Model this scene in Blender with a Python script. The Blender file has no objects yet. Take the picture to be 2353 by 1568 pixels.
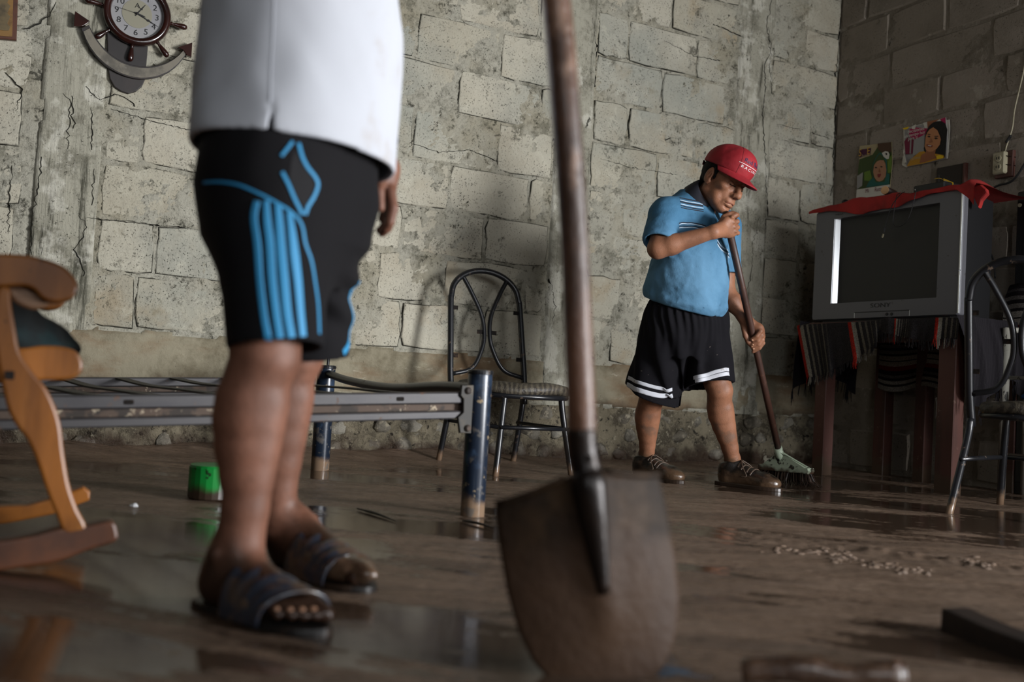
import bpy, math, random
import numpy as np
from mathutils import Vector, Matrix
random.seed(7); np.random.seed(7)
SC = bpy.context.scene
COL = SC.collection
# ---------------------------------------------------------------- camera
FPX = 2288.0; CAMH = .41
ROLL, PITCH, YAW = math.radians(3.29), math.radians(2.376), math.radians(62.1)
FWD = np.array([0, math.cos(PITCH), math.sin(PITCH)])
_r = np.array([1., 0, 0]); _u = np.cross(_r, FWD)
RGT = math.cos(ROLL)*_r + math.sin(ROLL)*_u
UPV = -math.sin(ROLL)*_r + math.cos(ROLL)*_u
EYE = np.array([0, 0, CAMH])
cam = bpy.data.cameras.new('camera'); camo = bpy.data.objects.new('camera', cam); COL.objects.link(camo)
cam.sensor_width = 36; cam.lens = FPX/2353*36; cam.clip_start = .02
cam.dof.use_dof = True; cam.dof.focus_distance = 4.45; cam.dof.aperture_fstop = 2.1
m3 = Matrix([[RGT[i], UPV[i], -FWD[i]] for i in range(3)])
camo.matrix_world = Matrix.Translation(Vector(EYE)) @ m3.to_4x4()
SC.camera = camo
# ---------------------------------------------------------------- view, world, daylight, fill lamps
SC.view_settings.view_transform = 'Standard'; SC.view_settings.look = 'None'
SC.view_settings.exposure = 1.15; SC.view_settings.gamma = 1.0; SC.view_settings.use_curve_mapping = False
WALL_C = 4.62                                   # back wall distance along its normal
D = np.array([math.sin(YAW), math.cos(YAW), 0]) # along the back wall, to the right
N = np.array([-D[1], D[0], 0])                  # into the back wall
R = -N                                          # along the right wall, towards the camera
S0 = 4.687                                      # back wall coordinate of the corner
CORNER = D*S0 + N*WALL_C
UP = np.array([0, 0, 1.])
w = bpy.data.worlds.new('overcast'); SC.world = w; w.use_nodes = True
w.node_tree.nodes['Background'].inputs[0].default_value = (.75, .85, 1, 1)
w.node_tree.nodes['Background'].inputs[1].default_value = .2
def area(name, loc, aim, sx, sy, power, col):
    l = bpy.data.lights.new(name, 'AREA'); l.shape = 'RECTANGLE'; l.size = sx; l.size_y = sy; l.energy = power; l.color = col
    o = bpy.data.objects.new(name, l); COL.objects.link(o); o.location = loc
    o.rotation_euler = (Vector(aim)-Vector(loc)).to_track_quat('-Z', 'Z').to_euler(); return o
# the street door in the right wall (outside the frame) lets in the daylight
DOOR_T0, DOOR_T1, DOOR_Z = 5.3, 7.4, 2.05
_dc = CORNER + R*(DOOR_T0+DOOR_T1)/2
_dl = area('door_daylight', _dc + D*.35 + UP*1.0, D*2.3 + N*WALL_C + UP*.8, 2.0, 1.9, 138, (.97, .98, 1.0)); _dl.data.spread = math.radians(105)
# added fill lamp, set in an unseen opening behind the camera
_fc = CORNER + R*7.75 - D*2.2
area('rear_fill', _fc + UP*1.35, D*2.6 + N*WALL_C + UP*.9, 2.0, 1.7, 32, (.97, .98, 1.0))
area('high_fill', CORNER + R*7.75 - D*6.0 + UP*2.2, (-.2, 2.2, 1.0), 1.3, .9, 20, (.93, .97, 1.0))  # added fill for the shirt's dim left side, at an unseen high window
# ---------------------------------------------------------------- helpers
def ray(x, y): return FWD + RGT*(x-1176.5)/FPX - UPV*(y-784)/FPX
def P(x, y, d): return EYE + ray(x, y)*d                       # point at depth d
def G(x, y, z=0.): r = ray(x, y); return EYE + r*(z-CAMH)/r[2]  # point at height z
def PL(x, y, o, n): r = ray(x, y); return EYE + r*(np.dot(np.asarray(o)-EYE, n)/np.dot(r, n))
def BW(s, z, off=0.): return D*s + N*(WALL_C-off) + UP*z        # back wall coordinates
def RWp(t, z, off=0.): return CORNER + R*t - D*off + UP*z       # right wall coordinates
def A(*v): return np.array(v, float)
def unit(v): v = np.asarray(v, float); return v/np.linalg.norm(v)
def link(o, parent=None):
    COL.objects.link(o)
    if parent is not None: o.parent = parent
    return o
def mesh(name, V, F, mat=None, parent=None, smooth=False, attrs=None, mi=None):
    me = bpy.data.meshes.new(name)
    V = np.asarray(V, np.float32)
    if isinstance(F, np.ndarray):
        n = len(F); k = F.shape[1]
        me.vertices.add(len(V)); me.vertices.foreach_set('co', V.ravel())
        me.loops.add(n*k); me.loops.foreach_set('vertex_index', F.astype(np.int32).ravel())
        me.polygons.add(n); me.polygons.foreach_set('loop_start', np.arange(0, n*k, k, dtype=np.int32))
        me.update(calc_edges=True); me.validate()
    else:
        me.from_pydata([tuple(map(float, v)) for v in V], [], [tuple(f) for f in F]); me.update()
    if smooth: me.polygons.foreach_set('use_smooth', np.ones(len(me.polygons), bool))
    for ma in (mat if isinstance(mat, (list, tuple)) else [mat]):
        if ma: me.materials.append(ma)
    if mi is not None: me.polygons.foreach_set('material_index', np.asarray(mi, np.int32))
    for k_, a in (attrs or {}).items():
        at = me.attributes.new(k_, 'FLOAT', 'POINT'); at.data.foreach_set('value', np.asarray(a, np.float32))
    o = bpy.data.objects.new(name, me)
    return link(o, parent)
def tag(o, label, cat, group=None):
    o['label'] = label; o['category'] = cat
    if group: o['group'] = group
    return o
def struct(o): o['kind'] = 'structure'; return o
def stuff(o): o['kind'] = 'stuff'; return o
def empty(name, loc=(0, 0, 0)):
    o = bpy.data.objects.new(name, None); o.location = tuple(loc); o.empty_display_size = .1; COL.objects.link(o); return o
def root(name, base, label, cat, group=None):
    """an Empty at the thing's base; children are given in world coordinates"""
    o = empty(name, base); return tag(o, label, cat, group)
def part(par, name, V, F, mat, **k):
    o = mesh(name, V, F, mat, None, **k); o.parent = par
    o.matrix_parent_inverse = Matrix.Translation(-origin(par)); return o
def origin(o):
    return o.location.copy() + ((origin(o.parent)+o.matrix_parent_inverse.translation) if o.parent else Vector((0, 0, 0)))
# ---- geometry makers return (V, F)
def join(*gs):
    V = []; F = []; n = 0
    for v, f in gs:
        V.append(np.asarray(v, float)); F += [tuple(int(i)+n for i in q) for q in f]; n += len(v)
    return np.concatenate(V), F
def catmull(pts, n=6, closed=False):
    p = [np.asarray(q, float) for q in pts]; out = []; L = len(p)
    if L < 3 and not closed:
        return [p[0]*(1-i/n)+p[1]*i/n for i in range(n+1)]
    for i in range(L if closed else L-1):
        a, b, c, d = (p[(i-1) % L] if closed or i > 0 else 2*p[0]-p[1]), p[i], p[(i+1) % L], (p[(i+2) % L] if closed or i+2 < L else 2*p[-1]-p[-2])
        for j in range(n):
            t = j/n
            out.append(.5*((2*b)+(c-a)*t+(2*a-5*b+4*c-d)*t*t+(3*b-a-3*c+d)*t**3))
    if not closed: out.append(p[-1])
    return out
def tube(pts, r, seg=10, cap=True, closed=False, flat=None):
    pts = [np.asarray(p, float) for p in pts]; n = len(pts)
    rs = [r]*n if np.isscalar(r) else list(np.interp(np.linspace(0, 1, n), np.linspace(0, 1, len(r)), r))
    T = []
    for i in range(n):
        a = pts[(i-1) % n] if closed or i > 0 else pts[0]; b = pts[(i+1) % n] if closed or i < n-1 else pts[-1]
        T.append(unit(b-a))
    u = np.cross(T[0], UP if abs(T[0][2]) < .9 else A(1, 0, 0)); u = unit(u)
    V = []
    for i in range(n):
        u = unit(u - T[i]*np.dot(u, T[i])); v = np.cross(T[i], u)
        for k in range(seg):
            a = 2*math.pi*k/seg
            V.append(pts[i] + (u*math.cos(a) + v*math.sin(a)*(flat or 1))*rs[i])
    F = []
    for i in range(n if closed else n-1):
        j = (i+1) % n
        for k in range(seg): F.append((i*seg+k, i*seg+(k+1) % seg, j*seg+(k+1) % seg, j*seg+k))
    if cap and not closed:
        F.append(tuple(range(seg))[::-1]); F.append(tuple((n-1)*seg+k for k in range(seg)))
    return V, F
def box(c, ex, ey, ez, hx, hy, hz, bev=0.):
    """box at c with unit axes and half sizes, chamfered by bev"""
    c = np.asarray(c, float); V = []; F = []
    if bev <= 0:
        for i in (-1, 1):
            for j in (-1, 1):
                for k in (-1, 1): V.append(c+ex*hx*i+ey*hy*j+ez*hz*k)
        return V, [(0, 1, 3, 2), (4, 6, 7, 5), (0, 4, 5, 1), (2, 3, 7, 6), (0, 2, 6, 4), (1, 5, 7, 3)]
    h = A(hx, hy, hz); idx = {}
    for i in (-1, 1):
        for j in (-1, 1):
            for k in (-1, 1):
                for ax in range(3):
                    q = A(i, j, k)*h; s = A(i, j, k)
                    for o in range(3):
                        if o != ax: q[o] -= s[o]*bev
                    idx[(i, j, k, ax)] = len(V); V.append(c+ex*q[0]+ey*q[1]+ez*q[2])
    for ax in range(3):
        o = [a for a in range(3) if a != ax]
        for s in (-1, 1):
            q = []
            for (p1, p2) in ((-1, -1), (1, -1), (1, 1), (-1, 1)):
                k = [0, 0, 0]; k[ax] = s; k[o[0]] = p1; k[o[1]] = p2; q.append(idx[(*k, ax)])
            F.append(tuple(q))
    for ax in range(3):
        o = [a for a in range(3) if a != ax]
        for p1 in (-1, 1):
            for p2 in (-1, 1):
                k = [0, 0, 0]; k[o[0]] = p1; k[o[1]] = p2
                k[ax] = -1; a = idx[(*k, o[0])], idx[(*k, o[1])]
                k[ax] = 1; b = idx[(*k, o[0])], idx[(*k, o[1])]
                F.append((a[0], b[0], b[1], a[1]))
    for i in (-1, 1):
        for j in (-1, 1):
            for k in (-1, 1): F.append(tuple(idx[(i, j, k, a)] for a in range(3)))
    return fixn(V, F, c)
def fixn(V, F, c):
    V = np.asarray(V, float); out = []
    for f in F:
        a = V[list(f)]; n = np.cross(a[1]-a[0], a[2]-a[0]); out.append(tuple(f) if np.dot(n, a.mean(0)-c) > 0 else tuple(f)[::-1])
    return V, out
def slab(outline, n, th, bev=.004, rnd=0):
    """thick board: closed 3D outline (planar), thickness th centred on the plane with normal n, edges eased"""
    O = [np.asarray(p, float) for p in outline]
    n = unit(n); L = len(O); c = np.mean(O, 0)
    # inward offsets
    ins = []
    area2 = sum(np.dot(np.cross(O[i]-c, O[(i+1) % L]-c), n) for i in range(L)); sg = 1 if area2 > 0 else -1
    for i in range(L):
        t = unit(O[(i+1) % L]-O[i-1]); ins.append(np.cross(n, t)*sg)
    V = []
    prof = [(-th/2, bev), (-th/2+bev*.3, bev*.3), (-th/2+bev, 0), (th/2-bev, 0), (th/2-bev*.3, bev*.3), (th/2, bev)]
    for z, o in prof:
        for i in range(L): V.append(O[i]+ins[i]*o+n*z)
    F = []
    for k in range(len(prof)-1):
        for i in range(L):
            j = (i+1) % L; q = (k*L+i, k*L+j, (k+1)*L+j, (k+1)*L+i); F.append(q if sg > 0 else q[::-1])
    bot = tuple(range(L)); top = tuple((len(prof)-1)*L+i for i in range(L))
    F.append(bot[::-1] if sg > 0 else bot); F.append(top if sg > 0 else top[::-1])
    return V, F
def lathe(prof, o, ax, seg=24, ex=None):
    """profile [(r, h)] revolved about axis ax through o"""
    ax = unit(ax); u = unit(np.cross(ax, A(1, 0, 0) if abs(ax[0]) < .8 else A(0, 1, 0))) if ex is None else unit(ex); v = np.cross(ax, u)
    V = []; F = []
    for r, h in prof:
        for k in range(seg):
            a = 2*math.pi*k/seg; V.append(np.asarray(o)+ax*h+(u*math.cos(a)+v*math.sin(a))*r)
    for i in range(len(prof)-1):
        for k in range(seg): F.append((i*seg+k, i*seg+(k+1) % seg, (i+1)*seg+(k+1) % seg, (i+1)*seg+k))
    F.append(tuple(range(seg))[::-1]); F.append(tuple((len(prof)-1)*seg+k for k in range(seg)))
    return V, F
def snoise(p, seed=0, oct=3, fr=1., per=.5):
    """cheap smooth noise in [-1, 1] from summed sines"""
    rs = np.random.RandomState(seed); p = np.asarray(p); s = np.zeros(p.shape[:-1]); a = 1.; t = 0.
    for o in range(oct):
        for k in range(5):
            d = rs.normal(size=p.shape[-1]); d /= np.linalg.norm(d); s = s + a*.32*np.sin(p@(d*fr*rs.uniform(.7, 1.5)*2*math.pi)+rs.uniform(0, 6.28)+.9*np.sin(p@(rs.normal(size=p.shape[-1])*fr*1.7)+rs.uniform(0, 6.28)))
        t += a; a *= per; fr *= 2.1
    return s/t
# ---- signed distance bodies
def RC(a, b, ra, rb):
    a = np.asarray(a, float); b = np.asarray(b, float); ba = b-a; L = max(np.dot(ba, ba), 1e-9)
    def f(p):
        t = np.clip(((p-a)@ba)/L, 0, 1); return np.linalg.norm(p-a-t[:, None]*ba, axis=1)-(ra+(rb-ra)*t)
    return f
def EL(c, r, M=None):
    c = np.asarray(c, float); r = np.asarray(r, float)
    def f(p):
        q = p-c
        if M is not None: q = q@M
        k0 = np.linalg.norm(q/r, axis=1); k1 = np.linalg.norm(q/(r*r), axis=1)+1e-9
        return k0*(k0-1)/k1
    return f
def smin(a, b, k):
    h = np.maximum(k-np.abs(a-b), 0)/k; return np.minimum(a, b)-h*h*k*.25
def smax(a, b, k): return -smin(-a, -b, k)
def U(k, *fs):
    def f(p):
        d = fs[0](p)
        for g in fs[1:]: d = smin(d, g(p), k)
        return d
    return f
def SUB(f, g, k=.004): return lambda p: smax(f(p), -g(p), k)
def INT(f, g, k=.004): return lambda p: smax(f(p), g(p), k)
def PLANE(o, n):
    o = np.asarray(o, float); n = unit(n); return lambda p: (p-o)@n    # keeps the side opposite to n
def ADD(f, g): return lambda p: f(p)+g(p)
def GROW(f, r): return lambda p: f(p)-r
def sdf(fn, lo, hi, h, lip=1.6):
    lo = np.asarray(lo, float); hi = np.asarray(hi, float)
    n = np.maximum(np.ceil((hi-lo)/h).astype(int)+1, 2); B = 8
    nb = (n+B-1)//B; n = nb*B+1
    S = np.empty(n, np.float32)
    bc = np.stack(np.meshgrid(*[np.arange(k) for k in nb], indexing='ij'), -1).reshape(-1, 3)
    cen = lo+(bc*B+B/2)*h; dc = fn(cen); half = B*h*.87
    act = np.abs(dc) < half*lip
    # fill constant
    SB = np.where(dc > 0, 1., -1.).reshape(nb)
    S[:-1, :-1, :-1] = np.repeat(np.repeat(np.repeat(SB, B, 0), B, 1), B, 2); S[-1] = 1; S[:, -1] = 1; S[:, :, -1] = 1
    g = np.stack(np.meshgrid(*[np.arange(B+1)]*3, indexing='ij'), -1).reshape(-1, 3)
    ab = bc[act]
    for i in range(0, len(ab), 400):
        b = ab[i:i+400]; idx = (b[:, None, :]*B+g[None]).reshape(-1, 3)
        S[idx[:, 0], idx[:, 1], idx[:, 2]] = fn(lo+idx*h)
    neg = S < 0
    c8 = [(i, j, k) for i in (0, 1) for j in (0, 1) for k in (0, 1)]
    cnt = sum(neg[i:n[0]-1+i, j:n[1]-1+j, k:n[2]-1+k].astype(np.int8) for i, j, k in c8)
    cells = np.argwhere((cnt > 0) & (cnt < 8))
    val = np.stack([S[cells[:, 0]+i, cells[:, 1]+j, cells[:, 2]+k] for i, j, k in c8], 1)
    acc = np.zeros((len(cells), 3)); num = np.zeros(len(cells))
    for a in range(8):
        for b in range(a+1, 8):
            pa, pb = np.array(c8[a]), np.array(c8[b])
            if np.abs(pa-pb).sum() != 1: continue
            va, vb = val[:, a], val[:, b]; m = (va < 0) != (vb < 0)
            t = np.where(m, va/(va-vb+1e-12), 0); acc += np.where(m[:, None], pa+t[:, None]*(pb-pa), 0); num += m
    V = lo+(cells+acc/np.maximum(num, 1)[:, None])*h
    ids = np.full(n-1, -1, np.int32); ids[cells[:, 0], cells[:, 1], cells[:, 2]] = np.arange(len(cells))
    Fs = []
    for ax in range(3):
        o1, o2 = [(1, 2), (2, 0), (0, 1)][ax]
        sl0 = [slice(0, n[q]-1) for q in range(3)]; sl1 = list(sl0); sl1[ax] = slice(1, n[ax])
        a = neg[tuple(sl0)]; b = neg[tuple(sl1)]
        e = np.argwhere(a != b); e = e[(e[:, o1] > 0) & (e[:, o2] > 0)]
        s = a[e[:, 0], e[:, 1], e[:, 2]]
        def cid(d1, d2):
            q = e.copy(); q[:, o1] -= d1; q[:, o2] -= d2; return ids[q[:, 0], q[:, 1], q[:, 2]]
        Q = np.stack([cid(1, 1), cid(0, 1), cid(0, 0), cid(1, 0)], 1)
        Q[~s] = Q[~s][:, ::-1]; Fs.append(Q[(Q >= 0).all(1)])
    return V, np.concatenate(Fs)
def grad(fn, p, e=.002):
    return np.stack([fn(p+A(e, 0, 0))-fn(p-A(e, 0, 0)), fn(p+A(0, e, 0))-fn(p-A(0, e, 0)), fn(p+A(0, 0, e))-fn(p-A(0, 0, e))], 1)/(2*e)
def snap(fn, p, off=0., it=6):
    p = np.array(p, float)
    for _ in range(it):
        g = grad(fn, p); g /= np.linalg.norm(g, axis=1)[:, None]+1e-9; p = p-(fn(p)-off)[:, None]*g*.9
    g = grad(fn, p); return p, g/(np.linalg.norm(g, axis=1)[:, None]+1e-9)
def ribbon(fn, pts, width, off=.0015, n=8, wid=None):
    """a strip of cloth or print laid on the surface of fn along pts"""
    c = np.array(catmull(pts, n)); c, nr = snap(fn, c, off)
    t = np.gradient(c, axis=0); t /= np.linalg.norm(t, axis=1)[:, None]+1e-9
    s = np.cross(t, nr); s /= np.linalg.norm(s, axis=1)[:, None]+1e-9
    wv = np.full(len(c), width) if wid is None else np.interp(np.linspace(0, 1, len(c)), np.linspace(0, 1, len(wid)), wid)
    rows = []
    for q, o in ((-.5, -.002), (-.47, off), (-.25, off), (0, off), (.25, off), (.47, off), (.5, -.002)):
        rows.append(snap(fn, c+s*(wv*q)[:, None], o, 4)[0])
    V = np.concatenate(rows); L = len(c); F = []
    for k in range(len(rows)-1):
        for i in range(L-1): F.append((k*L+i, k*L+i+1, (k+1)*L+i+1, (k+1)*L+i))
    return V, F
def rayhit(fn, x, y, d0, d1, n=240):
    """first point of the body under pixel x, y between two depths"""
    r = ray(x, y); ds = np.linspace(d0, d1, n); v = fn(EYE+ds[:, None]*r); i = np.argmax(v < 0) if (v < 0).any() else int(np.argmin(v))
    return EYE+r*ds[i]
def frame(fwd, up):
    """columns: forward, left, up"""
    f = unit(fwd); u = unit(np.asarray(up)-f*np.dot(f, up)); return np.stack([f, np.cross(u, f), u], 1)
def text_geo(body, size, align='CENTER', ext=0., res=3, gap=1.):
    c = bpy.data.curves.new('lettering', 'FONT'); c.body = body; c.size = size; c.align_x = align; c.align_y = 'CENTER'; c.extrude = ext; c.resolution_u = res; c.space_character = gap
    o = bpy.data.objects.new('lettering', c); COL.objects.link(o)
    dg = bpy.context.evaluated_depsgraph_get(); me = bpy.data.meshes.new_from_object(o.evaluated_get(dg))
    V = [tuple(v.co) for v in me.vertices]; F = [tuple(p.vertices) for p in me.polygons]
    bpy.data.objects.remove(o); bpy.data.curves.remove(c); bpy.data.meshes.remove(me); return np.array(V).reshape(-1, 3), F
# ---------------------------------------------------------------- materials
def nmat(name):
    m = bpy.data.materials.new(name); m.use_nodes = True; t = m.node_tree; return m, t, t.nodes['Principled BSDF']
def lin(c):
    if isinstance(c, str): c = [int(c[i:i+2], 16)/255 for i in (0, 2, 4)]
    return [((v+.055)/1.055)**2.4 if v > .04045 else v/12.92 for v in c]+[1.]
def fac_node(t, vec, kind, scale, lo, hi, detail=4, rough=.6, dist=0., stretch=None):
    if stretch:
        mp = t.nodes.new('ShaderNodeMapping'); t.links.new(vec, mp.inputs[0]); mp.inputs['Scale'].default_value = stretch; vec = mp.outputs[0]
    if kind == 'z':                       # height in the room, roughened by noise
        sp = t.nodes.new('ShaderNodeSeparateXYZ'); g = t.nodes.new('ShaderNodeNewGeometry'); t.links.new(g.outputs['Position'], sp.inputs[0])
        nz = t.nodes.new('ShaderNodeTexNoise'); nz.inputs['Scale'].default_value = scale; nz.inputs['Detail'].default_value = detail; t.links.new(g.outputs['Position'], nz.inputs['Vector'])
        ma = t.nodes.new('ShaderNodeMath'); ma.operation = 'MULTIPLY_ADD'; t.links.new(nz.outputs[0], ma.inputs[0]); ma.inputs[1].default_value = -dist; t.links.new(sp.outputs[2], ma.inputs[2]); src = ma.outputs[0]
    elif kind == 'vor':
        v = t.nodes.new('ShaderNodeTexVoronoi'); v.inputs['Scale'].default_value = scale; t.links.new(vec, v.inputs['Vector']); src = v.outputs['Distance']
    elif kind == 'wave':
        v = t.nodes.new('ShaderNodeTexWave'); v.inputs['Scale'].default_value = scale; v.inputs['Distortion'].default_value = dist; v.inputs['Detail'].default_value = detail; t.links.new(vec, v.inputs['Vector']); src = v.outputs['Fac']
    elif kind == 'attr':
        v = t.nodes.new('ShaderNodeAttribute'); v.attribute_name = scale; src = v.outputs['Fac']
    else:
        v = t.nodes.new('ShaderNodeTexNoise'); v.inputs['Scale'].default_value = scale; v.inputs['Detail'].default_value = detail; v.inputs['Roughness'].default_value = rough; v.inputs['Distortion'].default_value = dist
        t.links.new(vec, v.inputs['Vector']); src = v.outputs[0]
    r = t.nodes.new('ShaderNodeMapRange'); r.interpolation_type = 'SMOOTHSTEP'; t.links.new(src, r.inputs[0]); r.inputs[1].default_value = lo; r.inputs[2].default_value = hi
    return r.outputs[0]
def M(name, col, rough=.6, metal=0., layers=(), bump=(), spec=.5, coord='Object', rnd=False, sss=0., coat=0., extra=None):
    """layers: dict(col, kind, scale, lo, hi, amt, rough, ...) mixed one over another; bump: (kind, scale, strength, dist)"""
    m, t, b = nmat(name); tc = t.nodes.new('ShaderNodeTexCoord'); vec = tc.outputs[coord]
    if rnd:
        oi = t.nodes.new('ShaderNodeObjectInfo'); ml = t.nodes.new('ShaderNodeMath'); ml.operation = 'MULTIPLY'; ml.inputs[1].default_value = 37.; t.links.new(oi.outputs['Random'], ml.inputs[0])
        va = t.nodes.new('ShaderNodeVectorMath'); t.links.new(vec, va.inputs[0]); t.links.new(ml.outputs[0], va.inputs[1]); vec = va.outputs[0]
    b.inputs['Metallic'].default_value = metal; b.inputs['Specular IOR Level'].default_value = spec
    c = lin(col); b.inputs['Base Color'].default_value = c; b.inputs['Roughness'].default_value = rough
    if sss: b.inputs['Subsurface Weight'].default_value = sss; b.inputs['Subsurface Radius'].default_value = (.012, .005, .003); b.inputs['Subsurface Scale'].default_value = .5
    if coat: b.inputs['Coat Weight'].default_value = coat; b.inputs['Coat Roughness'].default_value = .15
    cs = rs = ms = None
    if rnd and rnd is not True:
        mx = t.nodes.new('ShaderNodeMix'); mx.data_type = 'RGBA'; t.links.new(oi.outputs['Random'], mx.inputs[0]); mx.inputs[6].default_value = c; mx.inputs[7].default_value = lin(rnd); cs = mx.outputs[2]
    for L in layers:
        L = dict(L); f = fac_node(t, tc.outputs['Object'] if L.get('world') else vec, L.get('kind', 'noise'), L.get('scale', 5), L.get('lo', .4), L.get('hi', .6), L.get('detail', 4), L.get('nr', .6), L.get('dist', 0.), L.get('stretch'))
        if L.get('mask'):
            k = L['mask']; f2 = fac_node(t, vec, k.get('kind', 'noise'), k.get('scale', 5), k.get('lo', .4), k.get('hi', .6), k.get('detail', 4), .6, k.get('dist', 0.), k.get('stretch'))
            mm = t.nodes.new('ShaderNodeMath'); mm.operation = 'MULTIPLY'; t.links.new(f, mm.inputs[0]); t.links.new(f2, mm.inputs[1]); f = mm.outputs[0]
        if L.get('amt', 1) != 1:
            mm = t.nodes.new('ShaderNodeMath'); mm.operation = 'MULTIPLY'; t.links.new(f, mm.inputs[0]); mm.inputs[1].default_value = L['amt']; f = mm.outputs[0]
        mx = t.nodes.new('ShaderNodeMix'); mx.data_type = 'RGBA'; t.links.new(f, mx.inputs[0])
        if cs is None: mx.inputs[6].default_value = c
        else: t.links.new(cs, mx.inputs[6])
        mx.inputs[7].default_value = lin(L['col']); cs = mx.outputs[2]
        if 'rough' in L:
            mr = t.nodes.new('ShaderNodeMix'); t.links.new(f, mr.inputs[0])
            if rs is None: mr.inputs[2].default_value = rough
            else: t.links.new(rs, mr.inputs[2])
            mr.inputs[3].default_value = L['rough']; rs = mr.outputs[0]
        if 'metal' in L:
            mr = t.nodes.new('ShaderNodeMix'); t.links.new(f, mr.inputs[0])
            if ms is None: mr.inputs[2].default_value = metal
            else: t.links.new(ms, mr.inputs[2])
            mr.inputs[3].default_value = L['metal']; ms = mr.outputs[0]
    if cs is not None: t.links.new(cs, b.inputs['Base Color'])
    if rs is not None: t.links.new(rs, b.inputs['Roughness'])
    if ms is not None: t.links.new(ms, b.inputs['Metallic'])
    nrm = None
    for q in bump:
        kind, scale, st, di = q[:4]
        f = fac_node(t, vec, kind, scale, q[4] if len(q) > 4 else 0., q[5] if len(q) > 5 else 1., 6, .65, 0., q[6] if len(q) > 6 else None)
        bp = t.nodes.new('ShaderNodeBump'); bp.inputs['Strength'].default_value = st; bp.inputs['Distance'].default_value = di; t.links.new(f, bp.inputs['Height'])
        if nrm is not None: t.links.new(nrm, bp.inputs['Normal'])
        nrm = bp.outputs[0]
    if nrm is not None: t.links.new(nrm, b.inputs['Normal'])
    return m
# ================================================================ SETTING
PITS = dict(kind='noise', scale=115, lo=.60, hi=.65, detail=4, col='2b2a22', amt=.85, mask=dict(scale=4.5, lo=.36, hi=.62, detail=5))
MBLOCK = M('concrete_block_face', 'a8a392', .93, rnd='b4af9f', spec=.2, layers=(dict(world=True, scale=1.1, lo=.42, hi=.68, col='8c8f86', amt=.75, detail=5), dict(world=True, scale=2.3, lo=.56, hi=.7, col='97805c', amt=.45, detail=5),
    dict(scale=2.6, lo=.45, hi=.75, col='978b74', amt=.45, detail=5), dict(scale=4.5, lo=.5, hi=.75, col='8d8b80', amt=.6, detail=6),
    dict(scale=11, lo=.52, hi=.7, col='c3bfae', amt=.45, detail=8, nr=.75), dict(scale=3.1, lo=.6, hi=.72, col='6d664f', amt=.55, detail=8, nr=.75), dict(scale=34, lo=.6, hi=.74, col='3d3b30', amt=.8, detail=8, nr=.8), PITS,
    dict(kind='vor', scale=62, lo=.2, hi=.08, col='25241e', amt=.85, mask=dict(scale=9, lo=.45, hi=.62, detail=4)),
    dict(world=True, scale=7, lo=.57, hi=.66, col='2a2920', amt=.7, detail=9, nr=.8),
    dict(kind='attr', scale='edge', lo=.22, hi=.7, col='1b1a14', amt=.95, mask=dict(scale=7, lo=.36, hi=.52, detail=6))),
    bump=(('noise', 115, .6, .004, .66, .58), ('noise', 30, .7, .008), ('noise', 200, .4, .002)))
MMORT = M('old_mortar', 'a3a092', .95, spec=.2, layers=(
    dict(scale=3, lo=.4, hi=.7, col='8f866e', amt=.6, detail=5), dict(scale=9, lo=.5, hi=.72, col='bdb9aa', amt=.5, detail=8, nr=.75),
    dict(scale=7, lo=.48, hi=.64, col='5b594c', amt=.7, detail=9, nr=.8), dict(scale=24, lo=.53, hi=.64, col='26251d', amt=.85, detail=9, nr=.8),
    dict(kind='noise', scale=6, lo=.62, hi=.655, col='1d1c16', amt=.8, detail=8, nr=.7, dist=1.2), PITS),
    bump=(('noise', 38, .8, .01), ('noise', 130, .5, .004)))
MCOL = M('cast_concrete', '9d9a8b', .93, spec=.2, layers=(
    dict(scale=5, lo=.4, hi=.7, col='8b887b', amt=.7, detail=7, stretch=(1, 1, .12)), dict(scale=5, lo=.48, hi=.62, col='6a675a', amt=.75, detail=9, nr=.8), dict(scale=18, lo=.52, hi=.64, col='3a392f', amt=.85, detail=9, nr=.75, stretch=(1, 1, .1)),
    dict(scale=7, lo=.52, hi=.62, col='c8c5b8', amt=.6, detail=8), dict(scale=10, lo=.63, hi=.67, col='1c1b16', amt=.9, detail=8, nr=.7, dist=.8, stretch=(1, 1, .35)), PITS),
    bump=(('noise', 22, .7, .012, 0, 1, (1, 1, .12)), ('noise', 90, .5, .004)))
MBAND = M('grey_render_band', '8d8672', .9, spec=.25, layers=(
    dict(scale=4, lo=.42, hi=.66, col='625a48', amt=.85, detail=8, nr=.7), dict(scale=3, lo=.47, hi=.64, col='74573c', amt=.65, detail=7, stretch=(.5, .5, 1.5)),
    dict(scale=14, lo=.58, hi=.68, col='bcb5a2', amt=.8, detail=9, nr=.8, stretch=(.3, .3, 1.2)), dict(scale=30, lo=.6, hi=.7, col='2e291f', amt=.8, detail=8, nr=.8),
    dict(kind='z', scale=7, dist=.25, lo=.24, hi=.14, col='4a3a2b', amt=.8, rough=.6)),
    bump=(('noise', 40, .6, .006), ('noise', 12, .5, .008)))
MRUB = M('rubble_stone', '6f685b', .82, rnd='8a867b', spec=.35, layers=(
    dict(scale=14, lo=.45, hi=.65, col='4a443a', amt=.8, detail=7), dict(scale=26, lo=.52, hi=.62, col='a89f8a', amt=.8, detail=8, nr=.8),
    dict(kind='z', scale=9, dist=.28, lo=-.02, hi=-.12, col='3a2a1f', amt=.95, rough=.3)),
    bump=(('noise', 24, .8, .012), ('noise', 80, .6, .005)))
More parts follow.
